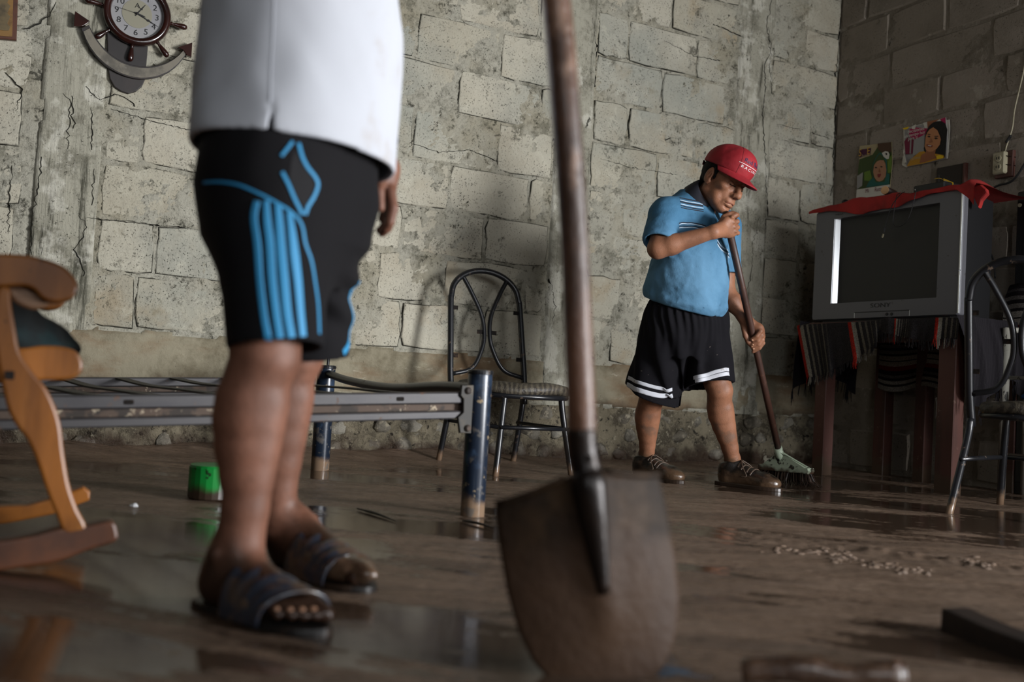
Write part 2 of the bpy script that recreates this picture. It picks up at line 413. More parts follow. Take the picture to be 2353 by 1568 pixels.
MRUBM = M('rubble_mortar', '857c68', .9, spec=.3, layers=(
    dict(scale=9, lo=.45, hi=.6, col='40392e', amt=.9, detail=8, nr=.75), dict(scale=18, lo=.55, hi=.64, col='b3aa92', amt=.8, detail=9, nr=.8),
    dict(scale=30, lo=.57, hi=.66, col='17140f', amt=.9, detail=8), dict(kind='z', scale=8, dist=.3, lo=-.02, hi=-.13, col='38291e', amt=.95, rough=.28)),
    bump=(('noise', 28, 1., .018), ('noise', 90, .6, .006)))
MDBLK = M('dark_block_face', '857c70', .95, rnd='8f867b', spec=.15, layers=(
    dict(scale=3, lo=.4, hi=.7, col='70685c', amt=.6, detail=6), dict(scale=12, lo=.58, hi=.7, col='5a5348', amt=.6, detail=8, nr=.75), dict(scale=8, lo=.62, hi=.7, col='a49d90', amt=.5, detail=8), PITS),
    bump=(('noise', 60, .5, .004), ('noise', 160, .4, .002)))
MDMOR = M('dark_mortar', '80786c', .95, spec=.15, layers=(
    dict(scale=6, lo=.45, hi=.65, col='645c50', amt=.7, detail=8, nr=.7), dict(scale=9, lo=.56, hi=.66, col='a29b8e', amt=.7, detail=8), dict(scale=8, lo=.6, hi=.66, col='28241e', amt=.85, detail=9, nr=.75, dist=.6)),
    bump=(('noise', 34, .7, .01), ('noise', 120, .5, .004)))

def gridmesh(name, fpos, u0, u1, v0, v1, h, mat, foff, parent=None, drop=None):
    nu = int((u1-u0)/h)+1; nv = int((v1-v0)/h)+1
    uu, vv = np.meshgrid(np.linspace(u0, u1, nu), np.linspace(v0, v1, nv), indexing='ij')
    off = foff(uu, vv); V = fpos(uu, vv, off).reshape(-1, 3)
    i, j = np.meshgrid(np.arange(nu-1), np.arange(nv-1), indexing='ij'); a = (i*nv+j).ravel()
    F = np.stack([a, a+nv, a+nv+1, a+1], 1)
    if drop is not None:
        cu, cv = uu[:-1, :-1].ravel(), vv[:-1, :-1].ravel(); F = F[~drop(cu, cv)]
    return mesh(name, V, F, mat, parent, smooth=True)
def bpos(u, v, off): return u[..., None]*D+(WALL_C-off)[..., None]*N+v[..., None]*UP
def rpos(u, v, off): return CORNER+u[..., None]*R-off[..., None]*D+v[..., None]*UP
ROWZ = [.545, .785, 1.025, 1.264, 1.503, 1.763, 2.0, 2.247, 2.49, 2.73, 2.97, 3.2]
def cut(lo, hi, px):
    s = []
    for p in px:
        q = PL(*p, N*WALL_C, N); s.append(float(q@D))
    e = [lo]+sorted(s)+[hi]; out = [lo]
    for a, b in zip(e[:-1], e[1:]):
        k = max(1, round((b-a)/.47)); out += [a+(b-a)*i/k for i in range(1, k+1)]
    return out
CPX = {0: [(310, 700), (920, 750), (1110, 750)], 1: [(355, 580), (865, 640), (1019, 650), (1205, 660)], 2: [(447, 460), (923, 530), (1114, 545)], 3: [(325, 320), (1033, 430), (1215, 450)],
       4: [(438, 250), (951, 290), (1141, 330)], 5: [(372, 120), (1052, 220), (1241, 250)], 6: [(958, 80), (1150, 130)], 7: [(1055, 20), (1240, 50)]}
DPX = {0: [(1400, 780)], 1: [(1424, 710)], 2: [(1560, 600)], 3: [(1432, 490)], 4: [(1510, 390)], 5: [(1444, 285), (1598, 320)], 6: [(1522, 205), (1668, 245)], 7: [(1445, 90), (1602, 130)]}
EPX = {2: [(1831, 640)], 3: [(1838, 540)], 4: [(1840, 455)], 5: [(1898, 365)], 6: [(1865, 245)], 8: [(1850, 100)]}
blocks = []                                                   # s0, s1, z0, z1
for k in range(len(ROWZ)-1):
    for lo, hi, T in ((-1.9, .10, {}), (.40, 2.63, CPX), (2.87, 3.87, DPX), (4.14, 4.687, EPX)):
        c = cut(lo, hi, T.get(k, [] if T else [(0, 0)][:0]))
        if not T: c = [lo+i*.44+(.22 if k % 2 else 0) for i in range(5)]+[hi]
        blocks += [(a, b, ROWZ[k], ROWZ[k+1]) for a, b in zip(c[:-1], c[1:]) if b-a > .07]
NPT = 16
def block_geo(pos, u0, u1, v0, v1, gap, proud, rs, bev=.011, back=.05, jit=.005):
    hu, hv = (u1-u0)/2-gap, (v1-v0)/2-gap; cu, cv = (u0+u1)/2, (v0+v1)/2
    ang = np.linspace(0, 2*math.pi, NPT, endpoint=False)+.001; out = []
    per = [(-1, -1), (-.5, -1), (0, -1), (.5, -1), (1, -1), (1, -.5), (1, 0), (1, .5), (1, 1), (.5, 1), (0, 1), (-.5, 1), (-1, 1), (-1, .5), (-1, 0), (-1, -.5)]
    tilt = rs.uniform(-.006, .006, 2)
    V = []
    for ring, (ins, of) in enumerate(((0, -back), (0, proud-bev*.7), (bev*.9, proud))):
        for (a, b) in per:
            r = .005 if abs(a) == 1 and abs(b) == 1 else 0
            j = rs.uniform(-jit, jit, 2) if ring < 2 else jl[len(V) % NPT]
            if ring == 0: jl = jl+[j] if V else [j]
            if ring == 1: j = jl[len(V) % NPT]+rs.uniform(-.002, .002, 2)
            u = a*(hu-r-ins)+j[0]; v = b*(hv-r-ins)+j[1]
            V.append(pos(np.array(cu+u), np.array(cv+v), np.array(of+tilt[0]*u/hu+tilt[1]*v/hv)))
    F = []
    for k in range(2):
        for i in range(NPT): F.append((k*NPT+i, k*NPT+(i+1) % NPT, (k+1)*NPT+(i+1) % NPT, (k+1)*NPT+i))
    F.append(tuple(2*NPT+i for i in range(NPT)))
    return np.array(V).reshape(-1, 3), F
rs = np.random.RandomState(3)
def offb(u, v):
    p = np.stack([u, v], -1)
    o = -.0035+.0070*snoise(p, 1, 4, 2.2, .6)+.004*snoise(p, 2, 3, 12., .6)
    o += .004*snoise(p, 5, 2, .8)+.0022*snoise(p, 6, 2, 38.)
    o = np.where(v < .30, o-.02, o)
    return o
wb = struct(gridmesh('wall_back', bpos, -1.9, 4.75, -.15, 3.22, .0105, MMORT, offb))
for (a, b, c, d) in blocks:
    V, F = block_geo(bpos, a, b, c, d, rs.uniform(.003, .008), rs.uniform(-.004, .004), rs, bev=.008, jit=.006)
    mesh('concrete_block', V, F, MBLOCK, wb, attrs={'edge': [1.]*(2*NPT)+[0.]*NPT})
def column(name, s0, s1, z0, z1, proud, seed, mat=MCOL):
    def fo(u, v):
        p = np.stack([u, v], -1); e = np.minimum(u-s0, s1-u); ed = .012*snoise(np.stack([v*1., u*0], -1), seed, 3, 3.)
        return np.where(e+ed < .012, -.03, proud)+.004*snoise(p*A(4, 1), seed+1, 3, 3.)
    return gridmesh(name, bpos, s0, s1, z0, z1, .015, mat, fo, wb)
column('concrete_column', .13, .40, .5, 3.2, .008, 11)
column('concrete_column', 2.625, 2.875, .3, 3.2, .012, 12)
column('concrete_column', 3.86, 4.15, .3, 3.2, .010, 13)
# rendered band above the rubble footing
def offband(u, v):
    p = np.stack([u, v], -1); e = np.minimum(v-.30, .55-v)+.02*snoise(p*A(1, .2), 21, 3, 2.)
    return np.where(e < .008, -.03, .008)+.006*snoise(p, 22, 4, 4., .65)
gridmesh('render_band', bpos, -1.9, 4.70, .28, .57, .014, MBAND, offband, wb)
def offrub(u, v):
    p = np.stack([u, v], -1); return -.008+.030*snoise(p, 31, 5, 3.2, .65)+.012*np.clip(.33-v, 0, .4)
gridmesh('rubble_footing', bpos, -1.9, 4.70, -.15, .33, .014, MRUBM, offrub, wb)
MCRK = M('black_crack_shade', '16150f', .95, layers=(dict(scale=30, lo=.5, hi=.65, col='3b392e', amt=.6),))  # near-black flush strips: shade inside the cracks put into colour, no grooves cut
def crack_shade(pts, w_, seed):
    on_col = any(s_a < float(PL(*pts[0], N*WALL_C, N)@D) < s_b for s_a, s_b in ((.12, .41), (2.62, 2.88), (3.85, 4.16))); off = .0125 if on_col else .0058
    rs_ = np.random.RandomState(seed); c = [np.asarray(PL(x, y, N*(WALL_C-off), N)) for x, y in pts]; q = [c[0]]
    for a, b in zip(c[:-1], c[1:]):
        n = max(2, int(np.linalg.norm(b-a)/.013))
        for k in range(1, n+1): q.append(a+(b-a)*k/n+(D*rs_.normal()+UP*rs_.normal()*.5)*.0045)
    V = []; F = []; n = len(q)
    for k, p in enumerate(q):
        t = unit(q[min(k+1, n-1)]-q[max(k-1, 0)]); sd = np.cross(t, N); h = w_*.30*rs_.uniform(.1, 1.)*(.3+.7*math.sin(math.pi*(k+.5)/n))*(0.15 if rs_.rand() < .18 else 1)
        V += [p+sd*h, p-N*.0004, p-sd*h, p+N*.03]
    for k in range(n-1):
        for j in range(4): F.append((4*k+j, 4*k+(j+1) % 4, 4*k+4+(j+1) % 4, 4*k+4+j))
    mesh('crack_shade', V, F, MCRK, wb)
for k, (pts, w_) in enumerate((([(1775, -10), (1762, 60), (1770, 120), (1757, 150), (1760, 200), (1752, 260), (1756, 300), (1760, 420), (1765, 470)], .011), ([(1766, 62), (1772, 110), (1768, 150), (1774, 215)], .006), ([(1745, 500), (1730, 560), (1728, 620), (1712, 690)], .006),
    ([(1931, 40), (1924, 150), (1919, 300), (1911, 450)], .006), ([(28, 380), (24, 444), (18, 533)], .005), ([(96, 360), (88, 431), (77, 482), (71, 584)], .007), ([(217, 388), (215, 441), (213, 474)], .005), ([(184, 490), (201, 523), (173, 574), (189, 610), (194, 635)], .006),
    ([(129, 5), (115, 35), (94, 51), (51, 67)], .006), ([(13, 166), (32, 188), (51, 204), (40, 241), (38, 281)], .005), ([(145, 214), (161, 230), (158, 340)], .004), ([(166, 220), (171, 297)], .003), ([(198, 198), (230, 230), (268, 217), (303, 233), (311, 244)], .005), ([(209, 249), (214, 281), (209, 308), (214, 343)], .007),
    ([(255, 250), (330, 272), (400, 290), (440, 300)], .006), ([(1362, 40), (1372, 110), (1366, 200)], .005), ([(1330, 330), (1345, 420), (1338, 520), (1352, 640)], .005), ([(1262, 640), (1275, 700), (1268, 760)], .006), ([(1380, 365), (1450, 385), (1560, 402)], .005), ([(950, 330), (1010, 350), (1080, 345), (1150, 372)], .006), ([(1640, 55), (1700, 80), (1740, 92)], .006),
    ([(200, 500), (330, 514), (428, 524)], .005), ([(1785, 285), (1850, 300), (1912, 320)], .006), ([(1530, 95), (1600, 130), (1660, 140)], .007))): crack_shade(pts, w_, 200+k)
def stone_geo(c, ex, ey, ez, r, rs, n=10, m=6):
    V = []; F = []; ph = rs.uniform(0, 6, 6)
    for i in range(1, m):
        th = math.pi*i/m
        for k in range(n):
            a = 2*math.pi*k/n; q = A(math.sin(th)*math.cos(a), math.cos(th), math.sin(th)*math.sin(a))
            d = 1+.14*math.sin(3*a+ph[0])*math.sin(th)+.12*math.sin(2*a+ph[1])+.08*math.sin(4*th+ph[2]+a)+rs.uniform(-.09, .09)
            V.append(c+(ex*q[0]*r[0]+ey*q[1]*r[1]+ez*q[2]*r[2])*d)
    V += [c+ey*r[1], c-ey*r[1]]; t, b_ = len(V)-2, len(V)-1
    for i in range(m-2):
        for k in range(n): F.append((i*n+k, (i+1)*n+k, (i+1)*n+(k+1) % n, i*n+(k+1) % n))
    for k in range(n): F.append((t, k, (k+1) % n)); F.append((b_, (m-2)*n+(k+1) % n, (m-2)*n+k))
    return fixn(V, F, c)
s = .1
while s < 4.6:
    for row, z in enumerate((.055, .15, .245)):
        if rs.rand() < .30: continue
        rx, rz = rs.uniform(.045, .085), rs.uniform(.03, .052)
        c = BW(s+row*.06+rs.uniform(-.04, .04), z+rs.uniform(-.015, .015), -.030+rs.uniform(-.012, .016))
        t = rs.uniform(-.5, .5); ex = D*math.cos(t)+UP*math.sin(t); ey = UP*math.cos(t)-D*math.sin(t)
        V, F = stone_geo(c, ex, ey, -N, (rx, rz, rs.uniform(.03, .05)), rs); mesh('stone', V, F, MRUB, wb, smooth=True)
    s += rs.uniform(.12, .2)
# right wall, with the street door opening beyond the frame
def offr(u, v):
    p = np.stack([u, v], -1); return -.004+.006*snoise(p, 41, 4, 2.2, .6)+.003*snoise(p, 42, 3, 13., .6)
wr = struct(gridmesh('wall_right', rpos, -.05, 7.9, -.15, 3.22, .02, MDMOR, offr, None, lambda u, v: (u > DOOR_T0) & (u < DOOR_T1) & (v < DOOR_Z)))
rz = [.02, .25, .48, .71, .94, 1.167, 1.395, 1.622, 1.85, 2.08, 2.302, 2.532, 2.775, 3.0, 3.2]
RV = {11: [.40], 10: [.10, .42, 1.10], 9: [.37, .784], 8: [.27, .62, 1.06], 7: [.30, .75, 1.19]}
for k in range(len(rz)-1):
    e = RV.get(k, [.22+.21*(k % 2)]); c = [.0]+e
    while c[-1] < 7.5: c.append(c[-1]+rs.uniform(.40, .46))
    for a, b in zip(c[:-1], c[1:]):
        if b-a < .07: continue
        if b > DOOR_T0-.02 and a < DOOR_T1+.02 and rz[k] < DOOR_Z: continue
        V, F = block_geo(rpos, a, b, rz[k], rz[k+1], rs.uniform(.004, .008), rs.uniform(-.004, .004), rs, jit=.004)
        mesh('concrete_block', V, [f[::-1] for f in F], MDBLK, wr)
# door reveal, ceiling and the walls behind the camera
MDULL = M('dull_plaster', '45413a', .95, layers=(dict(scale=2, lo=.4, hi=.7, col='332f29', amt=.7),))
MWOOD_D = M('dark_ceiling_timber', '4b4238', .9, layers=(dict(scale=4, lo=.4, hi=.7, col='2e2720', amt=.7, stretch=(1, 8, 1)),))
g = [box(RWp((DOOR_T0+DOOR_T1)/2, DOOR_Z+.03, -.08), R, D, UP, (DOOR_T1-DOOR_T0)/2+.06, .1, .03, .004)]
for t in (DOOR_T0-.03, DOOR_T1+.03): g.append(box(RWp(t, DOOR_Z/2, -.08), R, D, UP, .03, .1, DOOR_Z/2, .004))
struct(mesh('door_1', *join(*g), MWOOD_D))
lc = CORNER+R*3.95
struct(mesh('ceiling', *box(lc-D*3.2+UP*3.27, D, R, UP, 3.6, 4.1, .05), MWOOD_D))
struct(mesh('wall_left', *box(CORNER-D*6.5+R*3.95+UP*1.55, D, R, UP, .06, 4.05, 1.72), MDULL))
fc = CORNER+R*7.9-D*3.2
g = [box(fc+D*2.7+UP*1.55, D, R, UP, .6, .06, 1.72), box(fc-D*1.05+UP*1.55, D, R, UP, 1.05, .06, 1.72), box(fc-D*2.8+UP*.8, D, R, UP, .7, .06, .97), box(fc-D*2.8+UP*2.95, D, R, UP, .7, .06, .3), box(fc-D*3.55+UP*1.55, D, R, UP, .1, .06, 1.72), box(fc+D*1.05+UP*.15, D, R, UP, 1.06, .06, .32), box(fc+D*1.05+UP*2.75, D, R, UP, 1.06, .06, .52)]
struct(mesh('wall_front', *join(*g), MDULL))
# ---------------------------------------------------------------- the mud floor
def mud_h(x, y):
    p = np.stack([x, y], -1)
    # streaks pushed by the broom run roughly across the view
    a = math.radians(-18); q = np.stack([(x*math.cos(a)+y*math.sin(a))*.55, (-x*math.sin(a)+y*math.cos(a))*1.9], -1)
    h = .0080*snoise(q, 51, 4, .9, .5)+.0026*snoise(q*A(1, 1.6), 52, 4, 5., .5)
    n2 = snoise(q*A(.8, 2.2), 57, 3, 2.6); h = h+.0022*(.5-np.abs(n2))*np.clip((x+1.1)/.8, .2, 1)+.0005*snoise(p, 58, 2, 22.)*np.clip((3.6-y)/1., 0, 1)
    sb = x*D[0]+y*D[1]; d = WALL_C-(x*N[0]+y*N[1])
    h = h+.05*np.clip((.36-d)/.36, 0, 1)**2*(1+.35*snoise(p, 53, 2, 1.6))*np.clip((2.9-sb)/.6, .25, 1)
    # a ridge of clods in front of the table
    r = np.exp(-(((x-1.05)*.55+(y-2.75)*1.)/.09)**2)*np.clip(1-np.abs(x-1.15)/.75, 0, 1); h = h+r*(.010+.010*snoise(p, 54, 3, 9.))
    return h
def water(x, y): return -.0016+.0052/(1+np.exp((x+.28)*9))*np.clip((3.1-y)/.5, 0, 1)-.003*np.clip((x-.1)*4, 0, 1)*np.clip((1.9-y)*2, 0, 1)+.0025*np.clip((y-3.0)/.4, 0, 1)*np.clip((x-.7)*2, 0, 1)
def mud(x, y):
    h = mud_h(x, y); lv = water(x, y)
    return np.maximum(h, lv)
MMUD, t_, b_ = nmat('wet_mud')
def build_mud():
    t, b = t_, b_; tc = t.nodes.new('ShaderNodeTexCoord'); vec = tc.outputs['Object']
    wet = t.nodes.new('ShaderNodeAttribute'); wet.attribute_name = 'wet'
    st = (.9, 3.2, 1)
    f1 = fac_node(t, vec, 'noise', 2.2, .4, .66, 7, .62, .5, st); f2 = fac_node(t, vec, 'noise', 9, .5, .68, 8, .68, .3, (.6, 3.4, 1)); f3 = fac_node(t, vec, 'noise', 1.3, .4, .6, 4)
    f4 = fac_node(t, vec, 'noise', 30, .54, .66, 7, .75, 0, (.6, 2.4, 1))
    cs = None; c0 = lin('7b6757')
    def mix(f, col, amt):
        nonlocal cs
        mm = t.nodes.new('ShaderNodeMath'); mm.operation = 'MULTIPLY'; t.links.new(f, mm.inputs[0]); mm.inputs[1].default_value = amt
        mx = t.nodes.new('ShaderNodeMix'); mx.data_type = 'RGBA'; t.links.new(mm.outputs[0], mx.inputs[0])
        if cs is None: mx.inputs[6].default_value = c0
        else: t.links.new(cs, mx.inputs[6])
        mx.inputs[7].default_value = lin(col); cs = mx.outputs[2]
    mix(f1, '594b40', .8); mix(f2, '8f7c6b', .6); mix(f3, '69584a', .5); mix(f4, '2f241b', .7); mix(wet.outputs['Fac'], '362a21', .85)
    t.links.new(cs, b.inputs['Base Color'])
    r = t.nodes.new('ShaderNodeMix'); rr = t.nodes.new('ShaderNodeMapRange'); t.links.new(fac_node(t, vec, 'noise', 5, .35, .65, 6, .6, 0, st), rr.inputs[0]); rr.inputs[3].default_value = .15; rr.inputs[4].default_value = .46
    t.links.new(wet.outputs['Fac'], r.inputs[0]); t.links.new(rr.outputs[0], r.inputs[2]); r.inputs[3].default_value = .035
    t.links.new(r.outputs[0], b.inputs['Roughness']); b.inputs['Specular IOR Level'].default_value = .5; b.inputs['IOR'].default_value = 1.36
    bp = t.nodes.new('ShaderNodeBump'); nz = fac_node(t, vec, 'noise', 16, 0, 1, 9, .68, .4, (.6, 2.6, 1)); t.links.new(nz, bp.inputs['Height']); bp.inputs['Distance'].default_value = .013
    inv = t.nodes.new('ShaderNodeMath'); inv.operation = 'MULTIPLY_ADD'; t.links.new(wet.outputs['Fac'], inv.inputs[0]); inv.inputs[1].default_value = -.72; inv.inputs[2].default_value = .75; t.links.new(inv.outputs[0], bp.inputs['Strength'])
    t.links.new(bp.outputs[0], b.inputs['Normal'])
build_mud()
# finer towards the camera
ys = np.concatenate([np.linspace(-1.8, .7, 60), np.geomspace(.72, 7.5, 520)])
xs = np.concatenate([np.linspace(-4.6, -1.6, 120), np.linspace(-1.59, 2.6, 560), np.linspace(2.62, 5.8, 110)])
XX, YY = np.meshgrid(xs, ys, indexing='ij'); HH = mud_h(XX, YY)
WL = water(XX, YY); wetv = np.clip((WL+.0006-HH)/.0009, 0, 1)
ZZ = np.maximum(HH, WL)
i, j = np.meshgrid(np.arange(len(xs)-1), np.arange(len(ys)-1), indexing='ij'); a_ = (i*len(ys)+j).ravel()
struct(mesh('floor', np.stack([XX, YY, ZZ], -1).reshape(-1, 3), np.stack([a_, a_+len(ys), a_+len(ys)+1, a_+1], 1), MMUD, None, smooth=True, attrs={'wet': wetv.ravel()}))
# ================================================================ OBJECTS: shared materials
MUDZ = lambda hi, lo, sc=14, d=.12, col='6b5644', r=.25, amt=1.: dict(kind='z', scale=sc, dist=d, lo=hi, hi=lo, col=col, amt=amt, rough=r)
MBLACK = M('black_enamelled_tube', '17181b', .32, layers=(dict(scale=28, lo=.62, hi=.68, col='5b4a3c', amt=.8, rough=.8, detail=6), MUDZ(.0, -.05, 16, .14)), spec=.5)
MBLUE = M('blue_black_enamel', '16202e', .30, layers=(dict(scale=9, lo=.56, hi=.66, col='33455c', amt=.6, detail=7), dict(scale=40, lo=.63, hi=.69, col='8c7a5c', amt=.85, rough=.8, detail=6),
    dict(kind='z', scale=11, dist=.12, lo=.0, hi=-.03, col='7a6552', rough=.14), dict(scale=26, lo=.56, hi=.66, col='55504a', amt=.8, rough=.6, detail=8, mask=dict(kind='z', scale=8, dist=.2, lo=.24, hi=.12))), spec=.5)
MSTEEL = M('galvanised_rail', '3f3d3e', .55, metal=.2, layers=(dict(scale=6, lo=.45, hi=.7, col='2f2e33', amt=.7, detail=6, stretch=(1, 1, 3)), dict(scale=24, lo=.6, hi=.68, col='5a4030', amt=.85, rough=.8, detail=8, metal=0.)))
MRUST = M('rusty_inner_rail', '4a3c32', .8, layers=(dict(scale=20, lo=.5, hi=.6, col='24201d', amt=.8, detail=7), dict(scale=33, lo=.6, hi=.66, col='b3a58e', amt=.7, detail=6)))
MSLAT = M('dark_steel_slat', '23211d', .6, metal=.3, layers=(dict(scale=20, lo=.55, hi=.65, col='3e3527', amt=.7, detail=6),))
MORANGE = M('varnished_orange_wood', '915820', .38, layers=(dict(scale=5, lo=.42, hi=.62, col='5d340e', amt=.75, detail=7, stretch=(1.2, 1.2, .22)), dict(scale=22, lo=.55, hi=.68, col='9c652c', amt=.5, detail=6, stretch=(1, 1, .12)),
    dict(scale=26, lo=.66, hi=.70, col='2a1707', amt=.85, detail=5), dict(kind='z', scale=7, dist=.3, lo=-.08, hi=-.15, col='3f2312', amt=.9, rough=.3)), spec=.45, bump=(('noise', 30, .15, .003, 0, 1, (1, 1, .15)),))
MORANGE2 = M('worn_wood_edge', '7a5a40', .5, layers=(dict(scale=9, lo=.45, hi=.65, col='5d4330', amt=.7, detail=6),))
MREDWOOD = M('dark_red_table_wood', '4d2b22', .6, layers=(dict(scale=6, lo=.45, hi=.65, col='33201a', amt=.8, detail=7, stretch=(1, 1, .15)), dict(scale=24, lo=.63, hi=.7, col='6e5a4c', amt=.6, detail=6), MUDZ(.02, -.05, 10, .2, '4a3a2e', .35)))
MSHAFT = M('muddy_wood_handle', '6d4c3a', .30, layers=(dict(scale=7, lo=.42, hi=.62, col='33241b', amt=.85, detail=7, stretch=(1, 1, .4)), dict(scale=17, lo=.56, hi=.66, col='8d6f5c', amt=.7, rough=.2, detail=7, stretch=(1, 1, .5)), dict(scale=5, lo=.6, hi=.66, col='211711', amt=.8, detail=6)), spec=.5, bump=(('noise', 60, .5, .004),), coat=.1)
MIRON = M('wet_dark_iron', '1c1613', .33, metal=.35, layers=(dict(scale=8, lo=.45, hi=.65, col='2f231b', amt=.8, detail=7),), bump=(('noise', 40, .3, .003),))
MBLADE = M('mud_smeared_blade', '22180f', .65, metal=0., spec=.18, layers=(dict(scale=5, lo=.45, hi=.62, col='4b3723', amt=.75, detail=6, rough=.55), dict(scale=14, lo=.54, hi=.66, col='1b120d', amt=.8, detail=8), dict(kind='z', scale=12, dist=.24, lo=.13, hi=.02, col='3f2d20', amt=.8, rough=.55)), bump=(('noise', 22, .5, .006),))
MBROOMH = M('brown_broom_handle', '40281f', .5, layers=(dict(scale=8, lo=.45, hi=.62, col='2a1c17', amt=.8, detail=6, stretch=(1, 1, .3)), dict(scale=30, lo=.58, hi=.68, col='5e4335', amt=.6, detail=6)))
MPALEG = M('pale_green_plastic', '9aa691', .5, layers=(dict(scale=26, lo=.56, hi=.60, col='1b1512', amt=.97, detail=5), dict(kind='z', scale=18, dist=.08, lo=.045, hi=.02, col='3b2a20', rough=.3)))
MBRIST = M('muddy_bristle', '251a14', .4, layers=(dict(scale=20, lo=.5, hi=.6, col='3f2f25', amt=.7),))
MWHITEP = M('chipped_white_paint', 'a8a69b', .5, layers=(dict(scale=26, lo=.57, hi=.61, col='221f1b', amt=.95, detail=6, stretch=(1, 1, .6)), dict(kind='z', scale=10, dist=.35, lo=.32, hi=.05, col='5d5349', amt=.8)))
MVINYL = M('worn_cushion_vinyl', '423c33', .55, layers=(dict(scale=9, lo=.45, hi=.6, col='27221c', amt=.8, detail=7, stretch=(1, 1, 3)), dict(kind='wave', scale=14, lo=.3, hi=.8, dist=6, col='6a6252', amt=.45), dict(scale=6, lo=.62, hi=.66, col='8d6f3e', amt=.8, detail=5)), bump=(('noise', 20, .6, .008), ('vor', 160, .25, .002)))
MGREEN = M('green_plastic', '0f7a30', .35, layers=(dict(scale=34, lo=.6, hi=.66, col='12210f', amt=.95, detail=6), dict(kind='z', scale=16, dist=.05, lo=.03, hi=.0, col='33261c')))
MPLATE = M('dull_dark_plate', '1d1a18', .85, spec=.1, layers=(dict(scale=30, lo=.5, hi=.62, col='3a2d24', amt=.7),))
def ring(c, ex, ey, r, n=28): return [c+ex*r*math.cos(2*math.pi*k/n)+ey*r*math.sin(2*math.pi*k/n) for k in range(n)]
def Z0(p): return A(p[0], p[1], 0)
def bead(c, r, ax=UP, sq=.6): return lathe([(r*.5, -r*sq*.85), (r*.87, -r*sq*.5), (r, 0), (r*.87, r*sq*.5), (r*.5, r*sq*.85)], c, ax, 8)

# ================================================================ BED FRAME
def build_bed():
    pf, pb = G(1085, 1185), G(735, 1080)
    t = root('bed_frame', Z0((pf+pb)/2), 'steel bed frame with blue-black tube posts standing in the mud, no mattress', 'bed')
    e = unit(Z0(pb-pf))
    for p, h, r in ((pf, .435, .037), (pb, .43, .038)):
        o = part(t, 'post', *lathe([(r*.9, -.05), (r, -.04), (r, h-.01), (r*.98, h-.004), (r*.9, h)], p, UP, 28), MBLUE, smooth=False)
        o.data.polygons.foreach_set('use_smooth', [len(f.vertices) == 4 for f in o.data.polygons])
        part(o, 'post_cap', *lathe([(r*1.06, h-.006), (r*1.08, h+.0), (r*1.04, h+.006), (r*.8, h+.008)], p, UP, 28), MBLACK)
    part(t, 'rod', *tube([pb+UP*.43+A(.005, 0, 0), pb+UP*.475+A(.006, 0, 0)], .006, 8), MBLACK)
    # bowed end rail
    a, b = pb+UP*.405, pf+UP*.385
    part(t, 'end_rail', *tube(catmull([a, a*.8+b*.2-UP*.022, a*.5+b*.5-UP*.030, a*.2+b*.8-UP*.006, b], 8), .0165, 12), MBLACK, smooth=True)
    # pressed side rails, near and far
    q0 = pf+UP*.335; q1 = P(-160, 952, 2.25); r0 = pb+UP*.345; r1 = r0+(q1-q0)*1.05
    def rail(name, s, e_, parent):
        d = unit(e_-s); n = unit(np.cross(d, UP)); u = np.cross(n, d); n = n if n@(EYE-s) > 0 else -n
        prof = [(-.02, .040), (.004, .040), (.008, .036), (.008, .010), (.004, .006), (-.010, .004), (-.010, -.014), (.004, -.016), (.008, -.020), (.008, -.036), (.004, -.040), (-.02, -.040)]
        s = s+d*.045; V = [c+n*x+u*y for c in (s, e_) for x, y in prof]; L = len(prof)
        F = [(k, k+1, L+k+1, L+k) for k in range(L-1)]; F += [tuple(range(L)), tuple(range(L, 2*L))[::-1]]
        mi = [0]*len(F)
        for k in (4, 5, 6): mi[k] = 1
        return part(parent, name, V, F, [MSTEEL, MRUST], mi=mi), d, n, u
    o, d, n, u = rail('side_rail', q0, q1, t)
    for k, sx in enumerate((.27, 1.02, 1.75)):
        c = q0+d*sx+u*.022+n*.0085; part(o, 'slot', *slab([c+d*x+u*y for x, y in ((-.012, -.004), (-.009, -.006), (.009, -.006), (.012, -.004), (.012, .004), (.009, .006), (-.009, .006), (-.012, .004))], n, .002, .0004), MPLATE)
    rail('side_rail', r0, r1, t)
    # corner bracket with bolts
    br = pf-unit(Z0(pf-EYE))*.036*0+d*.045; c = q0+d*.052+n*.012
    ol = [c+d*x+u*y for x, y in ((-.03, .062), (.018, .062), (.022, .03), (.012, .02), (.012, -.02), (.03, -.035), (.022, -.082), (-.03, -.085))]
    o = part(t, 'bracket', *slab(ol, n, .012, .003), MSLAT)
    for y in (.045, -.068): part(o, 'bolt', *lathe([(.011, 0), (.011, .004), (.007, .009)], c+d*(-.003)+u*y+n*.006, n, 12), MRUST)
    # flat steel slats sagging between the rails
    for k in range(13):
        s = .12+k*.19
        if s > 2.1: break
        A0 = r0+d*(s*1.04+.1)+UP*.036; B0 = q0+d*(s-.04)+UP*.036; mid = (A0+B0)/2-UP*(.012+.006*math.sin(k*2.2))
        pts = catmull([A0, mid+(A0-mid)*.5-UP*.007, mid, mid+(B0-mid)*.5-UP*.007, B0], 4); w_ = d*.019
        V = []
        for p in pts: V += [p-w_-UP*.003, p+w_-UP*.003, p+w_+UP*.003, p-w_+UP*.003]
        F = [(4*i+a, 4*i+(a+1) % 4, 4*i+4+(a+1) % 4, 4*i+4+a) for i in range(len(pts)-1) for a in range(4)]+[(0, 1, 2, 3), tuple(4*(len(pts)-1)+a for a in (3, 2, 1, 0))]
        part(t, 'slat', V, F, MSLAT)
build_bed()

